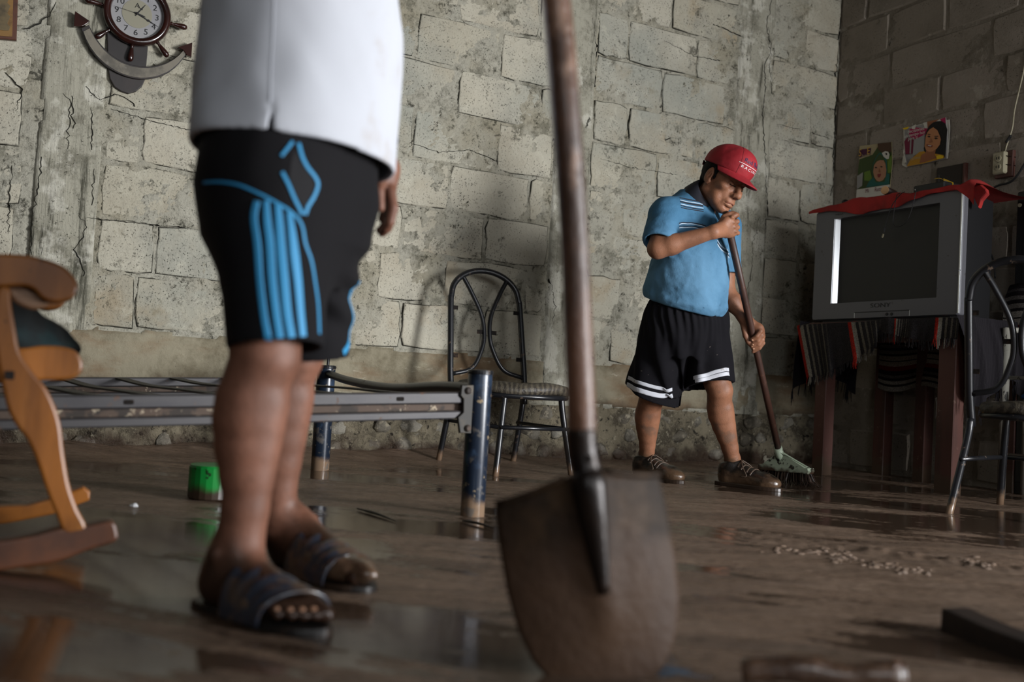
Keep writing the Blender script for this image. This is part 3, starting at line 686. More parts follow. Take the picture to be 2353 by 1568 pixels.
# ================================================================ BENTWOOD-STYLE METAL CHAIRS
def tubes_chair(name, label, o, ex, ey, bw, seat_z, back_h, seatmat, group=None, lean=.10, mtube=MBLACK, legs=True, seat_r=.215, tr=.0125, legsplay=.10):
    """o: floor point below the middle of the back; ex: along the back, ey: towards the seat front"""
    t = root(name, o, label, 'chair', group)
    def L(x, y, z): return o+ex*x+ey*y+UP*z
    sb = lambda z: -lean*(z-seat_z)/back_h       # the back leans away
    hb = bw/2; top = seat_z+back_h
    arch = [L(-hb*.98, sb(seat_z-.08), seat_z-.08), L(-hb, sb(seat_z+.05), seat_z+.05), L(-hb*.98, sb(seat_z+.2), seat_z+.2), L(-hb*.95, sb(top-.17), top-.17)]
    for k in range(0, 9):
        a = math.pi-k*math.pi/8; arch.append(L(hb*.93*math.cos(a), sb(top-.14+.14*math.sin(a)), top-.14+.14*math.sin(a)))
    arch += [L(hb*.95, sb(top-.17), top-.17), L(hb*.98, sb(seat_z+.2), seat_z+.2), L(hb, sb(seat_z+.05), seat_z+.05), L(hb*.98, sb(seat_z-.08), seat_z-.08)]
    bo = part(t, 'back_frame', *tube(catmull(arch, 5), tr, 10), mtube, smooth=True)
    for s in (-1, 1):
        pts = [L(s*hb*.62, sb(top-.035), top-.035), L(s*hb*.40, sb(top-.11), top-.11), L(s*hb*.14, sb(top-.22), top-.22), L(s*hb*.075, sb(top-.31), top-.31), L(s*hb*.14, sb(top-.39), top-.39), L(s*hb*.42, sb(top-.49), top-.49), L(s*hb*.94, sb(seat_z+.05), seat_z+.05)]
        part(t, 'back_bow', *tube(catmull(pts, 6), tr*.74, 8), mtube, smooth=True)
        for z, x0 in ((top-.20, .95), (seat_z+.14, .98)):
            c = L(s*hb*x0-s*.022, sb(z), z); part(bo, 'bracket', *slab([c+ex*x+UP*y for x, y in ((-.016, -.010), (.016, -.010), (.016, .010), (-.016, .010))], ey, .003, .0008), MPLATE)
        c = L(s*.032, sb(top-.31), top-.31); part(bo, 'bracket', *slab([c+ex*x+UP*y for x, y in ((-.022, -.010), (.022, -.010), (.022, .010), (-.022, .010))], ey, .003, .0008), MPLATE)
    # seat: round padded cushion on a tube ring
    c = L(0, seat_r*.98, seat_z); rg = part(t, 'seat_ring', *tube(ring(c-UP*.035, ex, ey, seat_r*.95), tr*.8, 8, closed=True), mtube, smooth=True)
    prof = [(.02, -.030), (seat_r*.9, -.030), (seat_r*1.0, -.018), (seat_r*1.02, .0), (seat_r*.97, .016), (seat_r*.8, .026), (seat_r*.4, .018), (.02, .014)]
    V, F = lathe(prof, c, UP, 32, ex); V = np.array(V); V[:, 2] += .010*snoise(V, 77, 3, 4.)
    part(t, 'seat', V, F, seatmat, smooth=True)
    if legs:
        for sx, y0, y1, z0 in ((-1, .0, -legsplay*.9, seat_z-.05), (1, .0, -legsplay*.9, seat_z-.05), (-1, seat_r*1.7, seat_r*1.7+legsplay*.5, seat_z-.03), (1, seat_r*1.7, seat_r*1.7+legsplay*.5, seat_z-.03)):
            xa, xb = (hb*.98, hb*1.02) if y0 == 0 else (hb*.72, hb*.98)
            part(t, 'leg', *tube(catmull([L(sx*xa, y0, z0), L(sx*(xa*.8+xb*.2), y0*.85+y1*.15, z0*.75), L(sx*xb, y1, -.03)], 5), tr*.95, 8), mtube, smooth=True)
        z = .21; f = lambda y0, y1: y0+(y1-y0)*.55
        for sx in (-1, 1): part(t, 'stretcher', *tube([L(sx*hb*.96, f(0, -legsplay*.9)+.01, z), L(sx*hb*.86, f(seat_r*1.7, seat_r*1.7+legsplay*.5)-.01, z)], tr*.6, 8), mtube, smooth=True)
        part(t, 'stretcher', *tube([L(-hb*.86, f(seat_r*1.7, seat_r*1.7+legsplay*.5), z), L(hb*.86, f(seat_r*1.7, seat_r*1.7+legsplay*.5), z)], tr*.6, 8), mtube, smooth=True)
    return t
_dn = -N
_p0 = P(1036, 880, 4.78); _p1 = P(1208, 845, 4.98); _mid = Z0((_p0+_p1)/2); _ex = unit(Z0(_p1-_p0)); _ey = unit(np.cross(UP, _ex)); _ey = _ey if _ey@_dn > 0 else -_ey
tubes_chair('metal_chair', 'black tube chair with looped back and sagging worn seat against the block wall', _mid, _ex, _ey, float(np.linalg.norm(Z0(_p1-_p0))), .385, .575, MVINYL, lean=.11, tr=.0150, seat_r=.262)
_p0 = P(2278, 935, 3.95)
_q = G(2300, 1100); _o = Z0(P(2345, 900, 3.90)); _ex = unit(A(.75, -.66, 0)); _ey = unit(A(.66, .75, 0))
tubes_chair('metal_chair', 'black tube chair with looped back at the right edge before the television table', _o, _ex, _ey, .37, .42, .57, MVINYL, lean=.14, tr=.0165, legsplay=.24, seat_r=.195)

# white chair behind it, with a folded blanket over its back and a blue cloth on the seat
def build_white_chair():
    o = Z0(G(2300, 1140)); ex, ey = R, D
    t = root('metal_chair', o, 'chipped white metal armchair with striped blanket over its back', 'chair')
    L = lambda x, y, z: o+ex*x+ey*y+UP*z
    for x in (0, .46):
        part(t, 'leg', *tube([L(x, 0, -.03), L(x, 0, .81)], .019, 12), MWHITEP, smooth=True)
        part(t, 'leg', *tube([L(x, .17, -.03), L(x, .17, 1.02)], .017, 10), MWHITEP, smooth=True)
        part(t, 'arm', *tube([L(x, -.01, .80), L(x, .17, .81)], .014, 8), MWHITEP, smooth=True)
    part(t, 'back_rail', *tube([L(-.02, .17, 1.01), L(.48, .17, 1.01)], .012, 10), MWHITEP, smooth=True)
    for z in (.57, .20): part(t, 'crossbar', *tube([L(0, 0, z), L(.46, 0, z)], .009, 8), MWHITEP, smooth=True)
    part(t, 'seat', *box(L(.23, .08, .44), ex, ey, UP, .21, .10, .016, .006), MVINYL)
    return t, L, ex, ey
_wc, _L, _wex, _wey = build_white_chair()

# ================================================================ ROCKING CHAIR at the left edge
MROCK = M('muddy_dark_rocker_wood', '55301a', .45, layers=(dict(scale=7, lo=.45, hi=.62, col='3a2114', amt=.8, detail=7), dict(scale=16, lo=.55, hi=.66, col='6d4a33', amt=.6)))
def build_rocker():
    o = P(200, 1240, 1.93); n = unit(A(.455, -.89, 0)); t = root('rocking_chair', Z0(o), 'orange varnished wooden rocking chair with a dark cloth on its seat', 'chair')
    q = lambda pts, off=0.: [PL(x, y, o+n*0, n)+n*off for x, y in pts]
    sm = lambda pts, k=4: catmull([np.asarray(p, float) for p in pts], k, True)
    def sm2(pts, off=0., k=4):
        return catmull(q(pts, off), k, True)
    arm = [(-160, 590), (-60, 586), (40, 587), (90, 595), (140, 612), (170, 640), (177, 668), (160, 690), (125, 697), (96, 688), (76, 668), (52, 660), (0, 662), (-80, 664), (-160, 668)]
    under = [(10, 655), (30, 690), (55, 706), (85, 712), (112, 700), (96, 684), (70, 664), (40, 652)]
    post = [(-6, 668), (22, 664), (26, 700), (36, 760), (48, 815), (80, 862), (104, 890), (124, 930), (138, 975), (146, 1040), (158, 1110), (176, 1165), (196, 1212), (150, 1226), (128, 1180), (104, 1120), (84, 1060), (62, 1010), (36, 975), (18, 940), (8, 900), (-4, 840), (-14, 760)]
    rail = [(40, 800), (100, 794), (150, 797), (182, 810), (196, 838), (188, 862), (160, 874), (100, 876), (50, 880), (-140, 884), (-140, 806)]
    rocker = [(-190, 1258), (-60, 1248), (60, 1232), (130, 1214), (200, 1206), (254, 1196), (268, 1218), (262, 1242), (200, 1262), (130, 1288), (40, 1302), (-60, 1318), (-190, 1330)]
    far = [(-190, 1168), (60, 1160), (130, 1140), (190, 1117), (206, 1128), (204, 1148), (120, 1180), (20, 1200), (-190, 1224)]
    for nm, pts, off, th, mt in (('arm', arm, 0, .058, MORANGE), ('arm_support', under, -.012, .03, MORANGE2), ('front_leg', post, .0, .042, MORANGE), ('side_rail', rail, -.07, .03, MORANGE), ('rocker', rocker, -.002, .046, MROCK)):
        part(t, nm, *slab(sm2(pts, off), n, th, .006), mt, smooth=False)
    c = q([(22, 862)], .0215)[0]; part(t, 'peg', *box(c, unit(np.cross(UP, n)), n, UP, .008, .002, .008, .0008), MIRON)
    # the far side of the chair
    W = .38
    part(t, 'rocker', *slab([PL(x, y, o-n*W, n) for x, y in far], n, .044, .006), MORANGE)
    k = (np.dot(EYE-o, n)+W)/np.dot(EYE-o, n)
    part(t, 'front_leg', *slab([p-n*W for p in q(post)], n, .042, .006), MORANGE)
    part(t, 'arm', *slab([p-n*W for p in sm2(arm)], n, .058, .006), MORANGE)
    a = q([(-30, 838)])[0]
    for j in range(5): 
        c = a-n*W/2-unit(np.cross(UP, n))*(j*.095+.02); part(t, 'seat_slat', *box(c+UP*.015, unit(np.cross(UP, n)), n, UP, .04, W/2, .009, .003), MORANGE)
    for s in (0, -W): 
        b0 = q([(-150, 1270)])[0]+n*s; part(t, 'back_leg', *tube([b0, b0+UP*.42-unit(np.cross(UP, n))*.02, b0+UP*1.0-unit(np.cross(UP, n))*-.0+A(-.12, 0, 0)], .024, 8, flat=.8), MORANGE)
    return t, o, n
_rk, _ro, _rn = build_rocker()
MDCLOTH = M('dark_green_black_cloth', '15191a', .9, layers=(dict(scale=5, lo=.5, hi=.65, col='123033', amt=.8),), bump=(('noise', 120, .3, .002),))
MCREAM = M('cream_cloth', 'b5b0a0', .9)
def build_cloth_on_rocker():
    c = PL(40, 800, _ro-_rn*.16, _rn); ex = unit(np.cross(UP, _rn)); ex = ex if ex[0] > 0 else -ex
    f = U(.03, EL(c+A(-.02, 0, .03), (.10, .13, .045)), EL(c+ex*.05+UP*.005, (.06, .10, .022)), EL(c-ex*.08+UP*.06, (.10, .1, .05)))
    g = lambda p: f(p)+.008*snoise(p, 91, 3, 9.)
    V, F = sdf(g, c-.26, c+.26, .008); o = mesh('folded_cloth', V, F, MDCLOTH, None, smooth=True)
    tag(o, 'dark green cloth heaped on the seat of the rocking chair', 'cloth')
    b = mesh('pale_cloth', *slab([c+ex*x+_rn*y-UP*.022 for x, y in ((-.1, -.1), (.075, -.1), (.082, .02), (.07, .1), (-.1, .1))], UP, .012, .003), MCREAM)
    tag(b, 'thin cream cloth folded under the dark cloth on the rocking chair', 'cloth')
build_cloth_on_rocker()

# ================================================================ SHOVEL in the foreground
def build_shovel():
    tip = G(1415, 1580); dd = 1.43
    axis0 = P(1352, 1075, dd)                         # throat
    t = root('shovel', Z0(tip), 'muddy round-point shovel standing upright in the foreground', 'shovel')
    tw = math.radians(14)                             # blade turned a little to the right
    wx = unit(RGT*math.cos(tw)+FWD*math.sin(tw)); nb = unit(np.cross(wx, UP)); nb = nb if nb@FWD < 0 else -nb
    up = unit(P(1345, 1100, dd)-P(1415, 1570, dd-.01)); nb = unit(nb-up*(nb@up)); wx = np.cross(up, nb); wx = wx if wx@RGT > 0 else -wx
    top = P(1347, 1122, dd); H = float(np.linalg.norm(P(1347, 1122, dd)-P(1430, 1612, dd)))
    nu, nv = 33, 30; V = []; half = .131
    def hw(v):                                        # half width down the blade
        return float(np.interp(v, [0, .06, .2, .4, .6, .75, .86, .94, 1.0], [.97, .99, 1.0, 1.0, .95, .84, .66, .42, .12]))*half
    for j in range(nv+1):
        v = j/nv
        for i in range(nu+1):
            u = -1+2*i/nu; x = u*hw(v)
            sh = -.012*abs(u)**3*(v < .12) if v < .12 else 0
            y = -v*H + (.030*(1-abs(u))**1.6*(1-v/.10) if v < .10 else 0) - .004*abs(u)**2*(1 if v < .05 else 0)
            dish = -.040*(abs(x)/half)**2*(1-.45*v)+.012*math.sin(v*math.pi)+.05*v*v*0
            rib = .017*math.exp(-(x/(.026*(1-.55*v)+.004))**2)*max(0, 1-v/.72)**.7
            V.append(top+wx*x+up*y+nb*(dish+rib)+nb*(-.03*v*(1-v)))
    n1 = len(V); th = [p-nb*.0035 for p in V]; V = V+th; F = []; a = lambda i, j, k=0: k*n1+j*(nu+1)+i
    for j in range(nv):
        for i in range(nu):
            F.append((a(i, j), a(i, j+1), a(i+1, j+1), a(i+1, j))); F.append((a(i, j, 1), a(i+1, j, 1), a(i+1, j+1, 1), a(i, j+1, 1)))
    for i in range(nu): F.append((a(i, 0), a(i+1, 0), a(i+1, 0, 1), a(i, 0, 1))); F.append((a(i+1, nv), a(i, nv), a(i, nv, 1), a(i+1, nv, 1)))
    for j in range(nv): F.append((a(0, j+1), a(0, j), a(0, j, 1), a(0, j+1, 1))); F.append((a(nu, j), a(nu, j+1), a(nu, j+1, 1), a(nu, j, 1)))
    bl = part(t, 'blade', V, F, MBLADE, smooth=True)
    for s in (-1, 1):                                  # rolled foot-rests
        pts = [top+wx*(s*x)+up*(.030*(1-x/half)**1.6-.004*(x/half)**2)+nb*(-.040*(x/half)**2+.002) for x in np.linspace(.03, half*.97, 8)]
        part(bl, 'foot_rest', *tube(pts, .0045, 8), MBLADE, smooth=True)
    s0 = P(1338, 1010, dd); s1 = top-up*.05+nb*.012
    part(t, 'socket', *tube(catmull([P(1334, 985, dd), P(1338, 1040, dd), P(1346, 1085, dd)+nb*.004, top+nb*.012, top-up*.07+nb*.012, top-up*.15+nb*.008], 5), [.0225, .0225, .0225, .022, .026, .0225, .016, .010], 16), MIRON, smooth=True)
    part(t, 'rivet', *bead(P(1352, 1050, dd)-FWD*.022, .006, -FWD), MIRON)
    pts = [P(1270, -60, dd+.03), P(1284, 60, dd+.03), P(1300, 260, dd+.02), P(1318, 520, dd+.02), P(1328, 760, dd+.01), P(1334, 900, dd), P(1337, 1000, dd)]
    hd = part(t, 'handle', *tube(catmull(pts, 10), [.0205, .0215, .0215, .0205, .0205, .0205, .021], 20), MSHAFT, smooth=True)
    e = pts[0]; part(t, 'grip', *tube([e, e+(pts[0]-pts[1])*1.6], [.0205, .021], 18), MSHAFT, smooth=True)
build_shovel()

# ================================================================ PUSH BROOM
BH0, BH1 = P(1670, 503, 4.20), P(1790, 1040, 4.80)
def build_broom():
    foot = G(1806, 1116); t = root('push_broom', Z0(foot), 'push broom with pale green head and muddy bristles held by the sweeping man', 'broom')
    d = unit(BH1-BH0); h = part(t, 'handle', *tube([BH0, BH0*.7+BH1*.3, BH0*.35+BH1*.65, BH1], .0155, 14), MBROOMH, smooth=True)
    part(h, 'handle_tip', *tube([BH0-d*.032, BH0-d*.02, BH0+d*.03], [.012, .0155, .0165], 12), MBLACK, smooth=True)
    cx = P(1805, 1078, 4.80); e = unit(P(1860, 1083, 4.70)-P(1748, 1073, 4.90)); n = unit(np.cross(e, UP)); n = n if n@(-FWD) > 0 else -n
    W = .135; th = .026
    def pr(x, z, y): return cx+e*x+UP*z+n*y
    # head block and the tent-shaped socket
    part(t, 'block', *slab([pr(x, z, 0) for x, z in ((-W, -.014), (W, -.014), (W+.006, .0), (W, .014), (-W, .014), (-W-.006, .0))], n, .056, .004), MPALEG)
    V = []; F = []
    base = [(-W*.86, -th), (W*.86, -th), (W*.86, th), (-W*.86, th)]; top_ = [(-.018, -.017), (.018, -.017), (.018, .017), (-.018, .017)]; off = BH1-pr(0, .095, 0)
    V = [pr(x, .014, y) for x, y in base]+[pr(x-.012, .07, y*.8)+off*.3 for x, y in ((-.03, -.019), (.03, -.019), (.03, .019), (-.03, .019))]+[BH1+e*x+n*y for x, y in top_]
    F = [(k+4*l, (k+1) % 4+4*l, (k+1) % 4+4*l+4, k+4*l+4) for l in (0, 1) for k in range(4)]+[(0, 3, 2, 1), (8, 9, 10, 11)]
    o = part(t, 'head', *fixn(V, F, np.mean(V, 0)), MPALEG)
    part(o, 'rib', *tube([pr(W*.86, .018, 0), BH1+e*.016], .004, 6), MPALEG); part(o, 'collar', *tube([BH1-d*.03, BH1+d*.05], [.0195, .0235], 14), MPALEG, smooth=True)
    rs = np.random.RandomState(4); g = []
    for k in range(230):
        x = rs.uniform(-W, W*1.0); y = rs.uniform(-.024, .024); fl = (x/W)*.045+rs.uniform(-.018, .018)
        a = pr(x, -.012, y); b = pr(x+fl*.4, -.05, y*1.5+rs.uniform(-.01, .01)); c = pr(x+fl, -.098+rs.uniform(-.01, .016)+.02*max(0, x/W)*0, y*2.0+rs.uniform(-.014, .014))
        c[2] = max(c[2], .002); g.append(tube([a, b, c], [.0026, .0022, .0012], 4, cap=False))
    stuff(part(t, 'bristles', *join(*g), MBRIST))
build_broom()

# ================================================================ loose things on the mud
def build_loose():
    c = G(474, 1152); c = Z0(c)+A(0, .06, 0); r = .074
    t = root('green_canister', c, 'small green plastic canister half behind the man in white', 'canister')
    part(t, 'body', *lathe([(r*.9, .0), (r, .006), (r, .098), (r*.95, .104), (r*.6, .106), (.01, .106)], c, UP, 24), MGREEN, smooth=False)
    part(t, 'rim', *tube(ring(c+UP*.102, A(1, 0, 0), A(0, 1, 0), r*.93), .003, 6, closed=True), MGREEN, smooth=True)
    # dark plank lying in the mud, right foreground
    MPL = M('wet_black_plank', '1c1410', .5, layers=(dict(scale=6, lo=.45, hi=.6, col='2b1f17', amt=.8, stretch=(.3, 2, 2)),))
    a = G(2160, 1452); b = G(2420, 1540); d = unit(Z0(b-a)); n = unit(np.cross(d, UP)); n = n if n@FWD < 0 else -n
    ol = [a+d*x+UP*z for x, z in ((0, -.03), (0, .042), (.012, .043), (.10, .034), (.26, .028), (.50, .026), (.52, -.03))]
    o = mesh('plank', *slab([p-n*.03 for p in ol], n, .06, .003), MPL); tag(o, 'wet black plank lying in the mud at the lower right', 'plank')
    # muddy stick at the bottom edge
    MST = M('mud_coated_stick', '5d4636', .2, layers=(dict(scale=12, lo=.45, hi=.62, col='3c2a1f', amt=.8, detail=6), dict(scale=26, lo=.55, hi=.65, col='866b58', amt=.6)), bump=(('noise', 40, .7, .008),), coat=.4)
    p0, p1 = P(1704, 1540, 1.42), P(2070, 1552, 1.38)
    pts = catmull([p0, p0*.7+p1*.3+UP*.003, p0*.35+p1*.65-UP*.002, p1], 6)
    t = root('stick', Z0((p0+p1)/2), 'mud-coated thick stick lying at the bottom edge of the frame', 'stick')
    V, F = tube(pts, [.017, .019, .018, .019, .020], 14); V = np.array(V); V += unit(UP)*.003*snoise(V, 61, 2, 12.)[:, None]
    part(t, 'shaft', V, F, MST, smooth=True)
    part(t, 'broken_end', *tube([p1, p1+(p1-p0)*.03], [.02, .016], 14), MST, smooth=True)
    # crumpled white paper and its scraps
    MPAP = M('white_wet_paper', 'd8dadb', .6)
    def scrap(x, y, r, seed):
        rs = np.random.RandomState(seed); c = G(x, y); V, F = stone_geo(c+UP*r*.35, A(1, 0, 0), UP, A(0, 1, 0), (r, r*.55, r*.8), rs, 8, 5); V = np.array(V); V += rs.uniform(-.18, .18, V.shape)*r; return V, F
    o = mesh('paper_scrap', *scrap(308, 1168, .014, 1), MPAP); tag(o, 'crumpled white paper on dark mud right of the rocking chair, largest scrap', 'paper')
    for k, (x, y, r) in enumerate(((345, 1172, .0035), (365, 1176, .004), (381, 1177, .004))):
        o = mesh('paper_scrap', *scrap(x, y, r, 5+k), MPAP); tag(o, ('tiny white paper crumb just beside the crumpled paper', 'tiny white paper crumb, middle one of the short row', 'tiny white paper crumb farthest from the crumpled paper')[k], 'paper')
    # twigs and clods
    MTW = M('wet_twig', '1f1712', .5)
    for k, (x0, y0, x1, y1, lb) in enumerate(((1062, 1200, 1138, 1218, 'thin dark stick on the mud at the foot of the near bed post'), (640, 1186, 755, 1184, 'dark flat splinter on the mud behind the man in white'), (820, 1172, 912, 1202, 'curved dark twig lying on the mud between the bed posts'))):
        a, b = G(x0, y0)+UP*.004, G(x1, y1)+UP*.003; o = mesh('twig', *tube(catmull([a, (a+b)/2+A(0, .01, .002), b], 4), [.002, .0045, .0035, .001], 6), MTW, smooth=True); tag(o, lb, 'twig')
    MCL = M('mud_clod', '5d4838', .22, layers=(dict(scale=20, lo=.45, hi=.62, col='3c2c21', amt=.7),), bump=(('noise', 50, .8, .006),))
    rs = np.random.RandomState(9); g = []
    for (x0, y0, x1, y1, n) in ((1770, 1266, 1960, 1276, 60), (1900, 1285, 2130, 1325, 60), (2205, 1292, 2275, 1310, 36), (880 - 120, 1100, 1000, 1110, 0)):
        for k in range(n):
            u = rs.rand(); c = G(x0+(x1-x0)*u+rs.normal()*6, y0+(y1-y0)*u+rs.normal()*5); r = rs.uniform(.003, .008)
            g.append(stone_geo(c+UP*float(mud(c[0], c[1])), A(1, 0, 0), UP, A(0, 1, 0), (r*1.6, r*.55, r*1.2), rs, 6, 4))
    o = stuff(mesh('mud_clods', *join(*g), MMUD, smooth=True)); tag(o, 'ridges of small wet mud clods on the floor at right', 'mud')
build_loose()
# ================================================================ THE TELEVISION CORNER (right wall coordinates: t along, off away from the wall)
def TVP(x, y, off): return PL(x, y, CORNER-D*off, D)
def tz(p): return float((p-CORNER)@R), float(p[2])
MTVS = M('silver_tv_plastic', '5b5b60', .42, metal=.2, layers=(dict(scale=7, lo=.55, hi=.7, col='5a5a5e', amt=.6, detail=7), dict(scale=22, lo=.64, hi=.7, col='3d3a36', amt=.6, detail=6)))
MTVB = M('black_tv_plastic', '0d0d0f', .5)
MTVG = M('tv_glass', '0a0b0b', .22, spec=.25)
MCHR = M('bright_trim', 'd9dcde', .3, metal=.8)
MREDC = M('red_cloth', '9c1f1a', .85, layers=(dict(scale=7, lo=.45, hi=.65, col='6e1210', amt=.6, detail=6),), bump=(('noise', 260, .3, .001), ('noise', 24, .4, .004)))
MINK = M('black_print', '151517', .6)
MYEL = M('yellow_tag', 'e0b514', .5)
MPLUG = M('pale_end_grain', 'b58f63', .8, layers=(dict(scale=40, lo=.55, hi=.65, col='4a3322', amt=.8),))
MBEI = M('aged_ivory_plastic', '9c957c', .5, layers=(dict(scale=9, lo=.5, hi=.7, col='7c745c', amt=.7),))
MCAB = M('black_cable', '121214', .5)
def build_tv():
    OFF = .565; t0, t1, z0, z1 = .435, 1.40, .855, 1.475
    base = RWp((t0+t1)/2, .845, .35)
    t = root('television', base, 'grey flat-screen tube television on the blanket-covered table', 'television')
    L = lambda a, z, off: RWp(a, z, off)
    s = {k: tz(TVP(x, y, OFF-.012)) for k, (x, y) in dict(tl=(1924, 500), tr=(2163, 471), bl=(1913, 695), br=(2156, 688)).items()}
    i0, i1 = (s['tl'][0]+s['bl'][0])/2, (s['tr'][0]+s['br'][0])/2; j0, j1 = (s['bl'][1]+s['br'][1])/2, (s['tl'][1]+s['tr'][1])/2
    # front shell: rounded frame around the screen
    def rr(a0, a1, b0, b1, r, k=4):
        out = []
        for cx, cz, st in ((a1-r, b1-r, 0), (a0+r, b1-r, 90), (a0+r, b0+r, 180), (a1-r, b0+r, 270)):
            for q in range(k+1):
                an = math.radians(st+90*q/k); out.append((cx+r*math.cos(an), cz+r*math.sin(an)))
        return out
    rings = [(rr(t0, t1, z0, z1, .012), .525), (rr(t0, t1, z0, z1, .012), OFF-.012), (rr(t0+.008, t1-.008, z0+.006, z1-.006, .012), OFF), (rr(i0, i1, j0, j1, .004), OFF), (rr(i0+.006, i1-.004, j0+.004, j1-.004, .004), OFF-.042)]
    n = len(rings[0][0]); V = [L(a, z, o) for rg, o in rings for a, z in rg]
    F = [(k*n+i, k*n+(i+1) % n, (k+1)*n+(i+1) % n, (k+1)*n+i) for k in range(len(rings)-1) for i in range(n)]
    part(t, 'front_frame', V, F, MTVS)
    # slightly bowed dark glass
    V = []; F = []; m = 9
    for i in range(m):
        for j in range(m): V.append(L(i0+(i1-i0)*i/(m-1), j0+(j1-j0)*j/(m-1), OFF-.044+.004*(1-(2*i/(m-1)-1)**2)))
    F = [(i*m+j, (i+1)*m+j, (i+1)*m+j+1, i*m+j+1) for i in range(m-1) for j in range(m-1)]
    part(t, 'screen', V, F, MTVG, smooth=True)
    # bright bevelled trim left of the screen, slim trim at the right edge
    part(t, 'screen_trim', [L(i0-.002, j0, OFF+.002), L(i0+.018, j0, OFF-.039), L(i0+.018, j1, OFF-.039), L(i0-.002, j1, OFF+.002), L(i0-.002, j0, OFF-.03), L(i0-.002, j1, OFF-.03)], [(0, 1, 2, 3), (0, 3, 5, 4)], MCHR)
    a = tz(TVP(2208, 560, OFF))[0]
    for zz0, zz1 in ((z0+.01, z0+.215), (z0+.22, z1-.01)): part(t, 'edge_trim', *box(L(a, (zz0+zz1)/2, OFF+.001), R, D, UP, .0045, .003, (zz1-zz0)/2, .001), MCHR)
    # tapering black back
    q = [(t0+.004, t1-.004, z0+.004, z1-.006, .535), (t0+.03, t1-.03, z0+.004, z1-.03, .30), (t0+.18, t1-.18, z0+.004, z1-.14, .12)]
    V = [L(x, z, o) for x0, x1, y0, y1, o in q for x, z in ((x0, y0), (x1, y0), (x1, y1), (x0, y1))]
    F = [(4*k+i, 4*k+(i+1) % 4, 4*k+4+(i+1) % 4, 4*k+4+i) for k in range(2) for i in range(4)]+[(0, 1, 2, 3), (8, 9, 10, 11)]
    part(t, 'back_shell', *fixn(V, F, np.mean(V, 0)), MTVB)
    part(t, 'base', *box(L((t0+t1)/2, z0-.004, .42), R, D, UP, .42, .12, .008, .003), MTVB)
    # control flap, buttons, jacks
    (a0, b0), (a1, b1) = tz(TVP(1963, 731, OFF)), tz(TVP(2090, 713, OFF))
    part(t, 'flap_line', *box(L((a0+a1)/2, b1, OFF+.0005), R, D, UP, (a1-a0)/2, .001, .0022), MINK)
    for x in (a0, a1): part(t, 'flap_edge', *box(L(x, (b0+b1)/2, OFF+.0004), R, D, UP, .0008, .001, (b1-b0)/2), MCHR)
    for x in (2038, 2049): a, b = tz(TVP(x, 722, OFF)); part(t, 'button', *lathe([(.008, 0), (.008, .003), (.006, .004)], L(a, b, OFF), -D, 12), MINK)
    for txt, x, y, sz in (('SONY', 2023, 702, .040), ('WEGA', 1929, 493, .016)):
        V, F = text_geo(txt, sz); a, b = tz(TVP(x, y, OFF)); part(t, 'lettering', [L(a+v[0]*1.25, b+v[1]*.8, OFF+.0015) for v in V], F, MINK)
build_tv()

# red cloth over the top of the set
def build_redcloth():
    nu, nv = 70, 26; t0, t1 = .40, 1.475; V = []
    drop = ([.40, .44, .52, .60, .68, .74, .80, .86, .92, .97, 1.02, 1.1, 1.2, 1.3, 1.38, 1.44, 1.475], [.010, .010, .010, .018, .034, .052, .060, .050, .046, .052, .050, .030, .012, .008, .012, .06, .10])
    rise = ([.40, .48, .58, .68, .74, .80, .86, .92, .98, 1.03, 1.1, 1.2, 1.3, 1.40, 1.44, 1.475], [.010, .018, .022, .034, .045, .040, .026, .034, .036, .024, .014, .014, .018, .016, .05, .02])
    for i in range(nu+1):
        a = t0+(t1-t0)*i/nu; dr = np.interp(a, *drop); ri = np.interp(a, *rise)
        for j in range(nv+1):
            v = j/nv
            if v < .7:
                off = .14+(.578-.14)*(v/.7); z = 1.479+ri*math.exp(-((v-.6)/.2)**2)+.006*math.sin(a*40+v*7)*v
            else:
                k = (v-.7)/.3; off = .581+.006*math.sin(a*47)*k+.004; z = 1.479+ri*math.exp(-.25)*(1-k)-dr*k
            if a < .435 or a > 1.40: z -= .02*abs(a-(.435 if a < .5 else 1.40))*8*(v < .9)
            V.append(RWp(a, z, off))
    F = [(i*(nv+1)+j, (i+1)*(nv+1)+j, (i+1)*(nv+1)+j+1, i*(nv+1)+j+1) for i in range(nu) for j in range(nv)]
    n1 = len(V); V2 = V+[p-UP*.0025+D*.0025 for p in V]; F2 = [f[::-1] for f in F]+[tuple(i+n1 for i in f) for f in F]
    o = mesh('red_cloth', V2, F2, MREDC, None, smooth=True); tag(o, 'rumpled red cloth spread over the top of the television', 'cloth')
    # peak of bunched cloth at the right end
    p = [TVP(x, y, .50) for x, y in ((2205, 438), (2235, 430), (2256, 424), (2270, 436), (2272, 446), (2258, 462), (2250, 478), (2236, 448))]
    o2 = part(o, 'bunched_corner', *slab(p, -D+UP*.2+R*.2, .03, .008), MREDC)
build_redcloth()
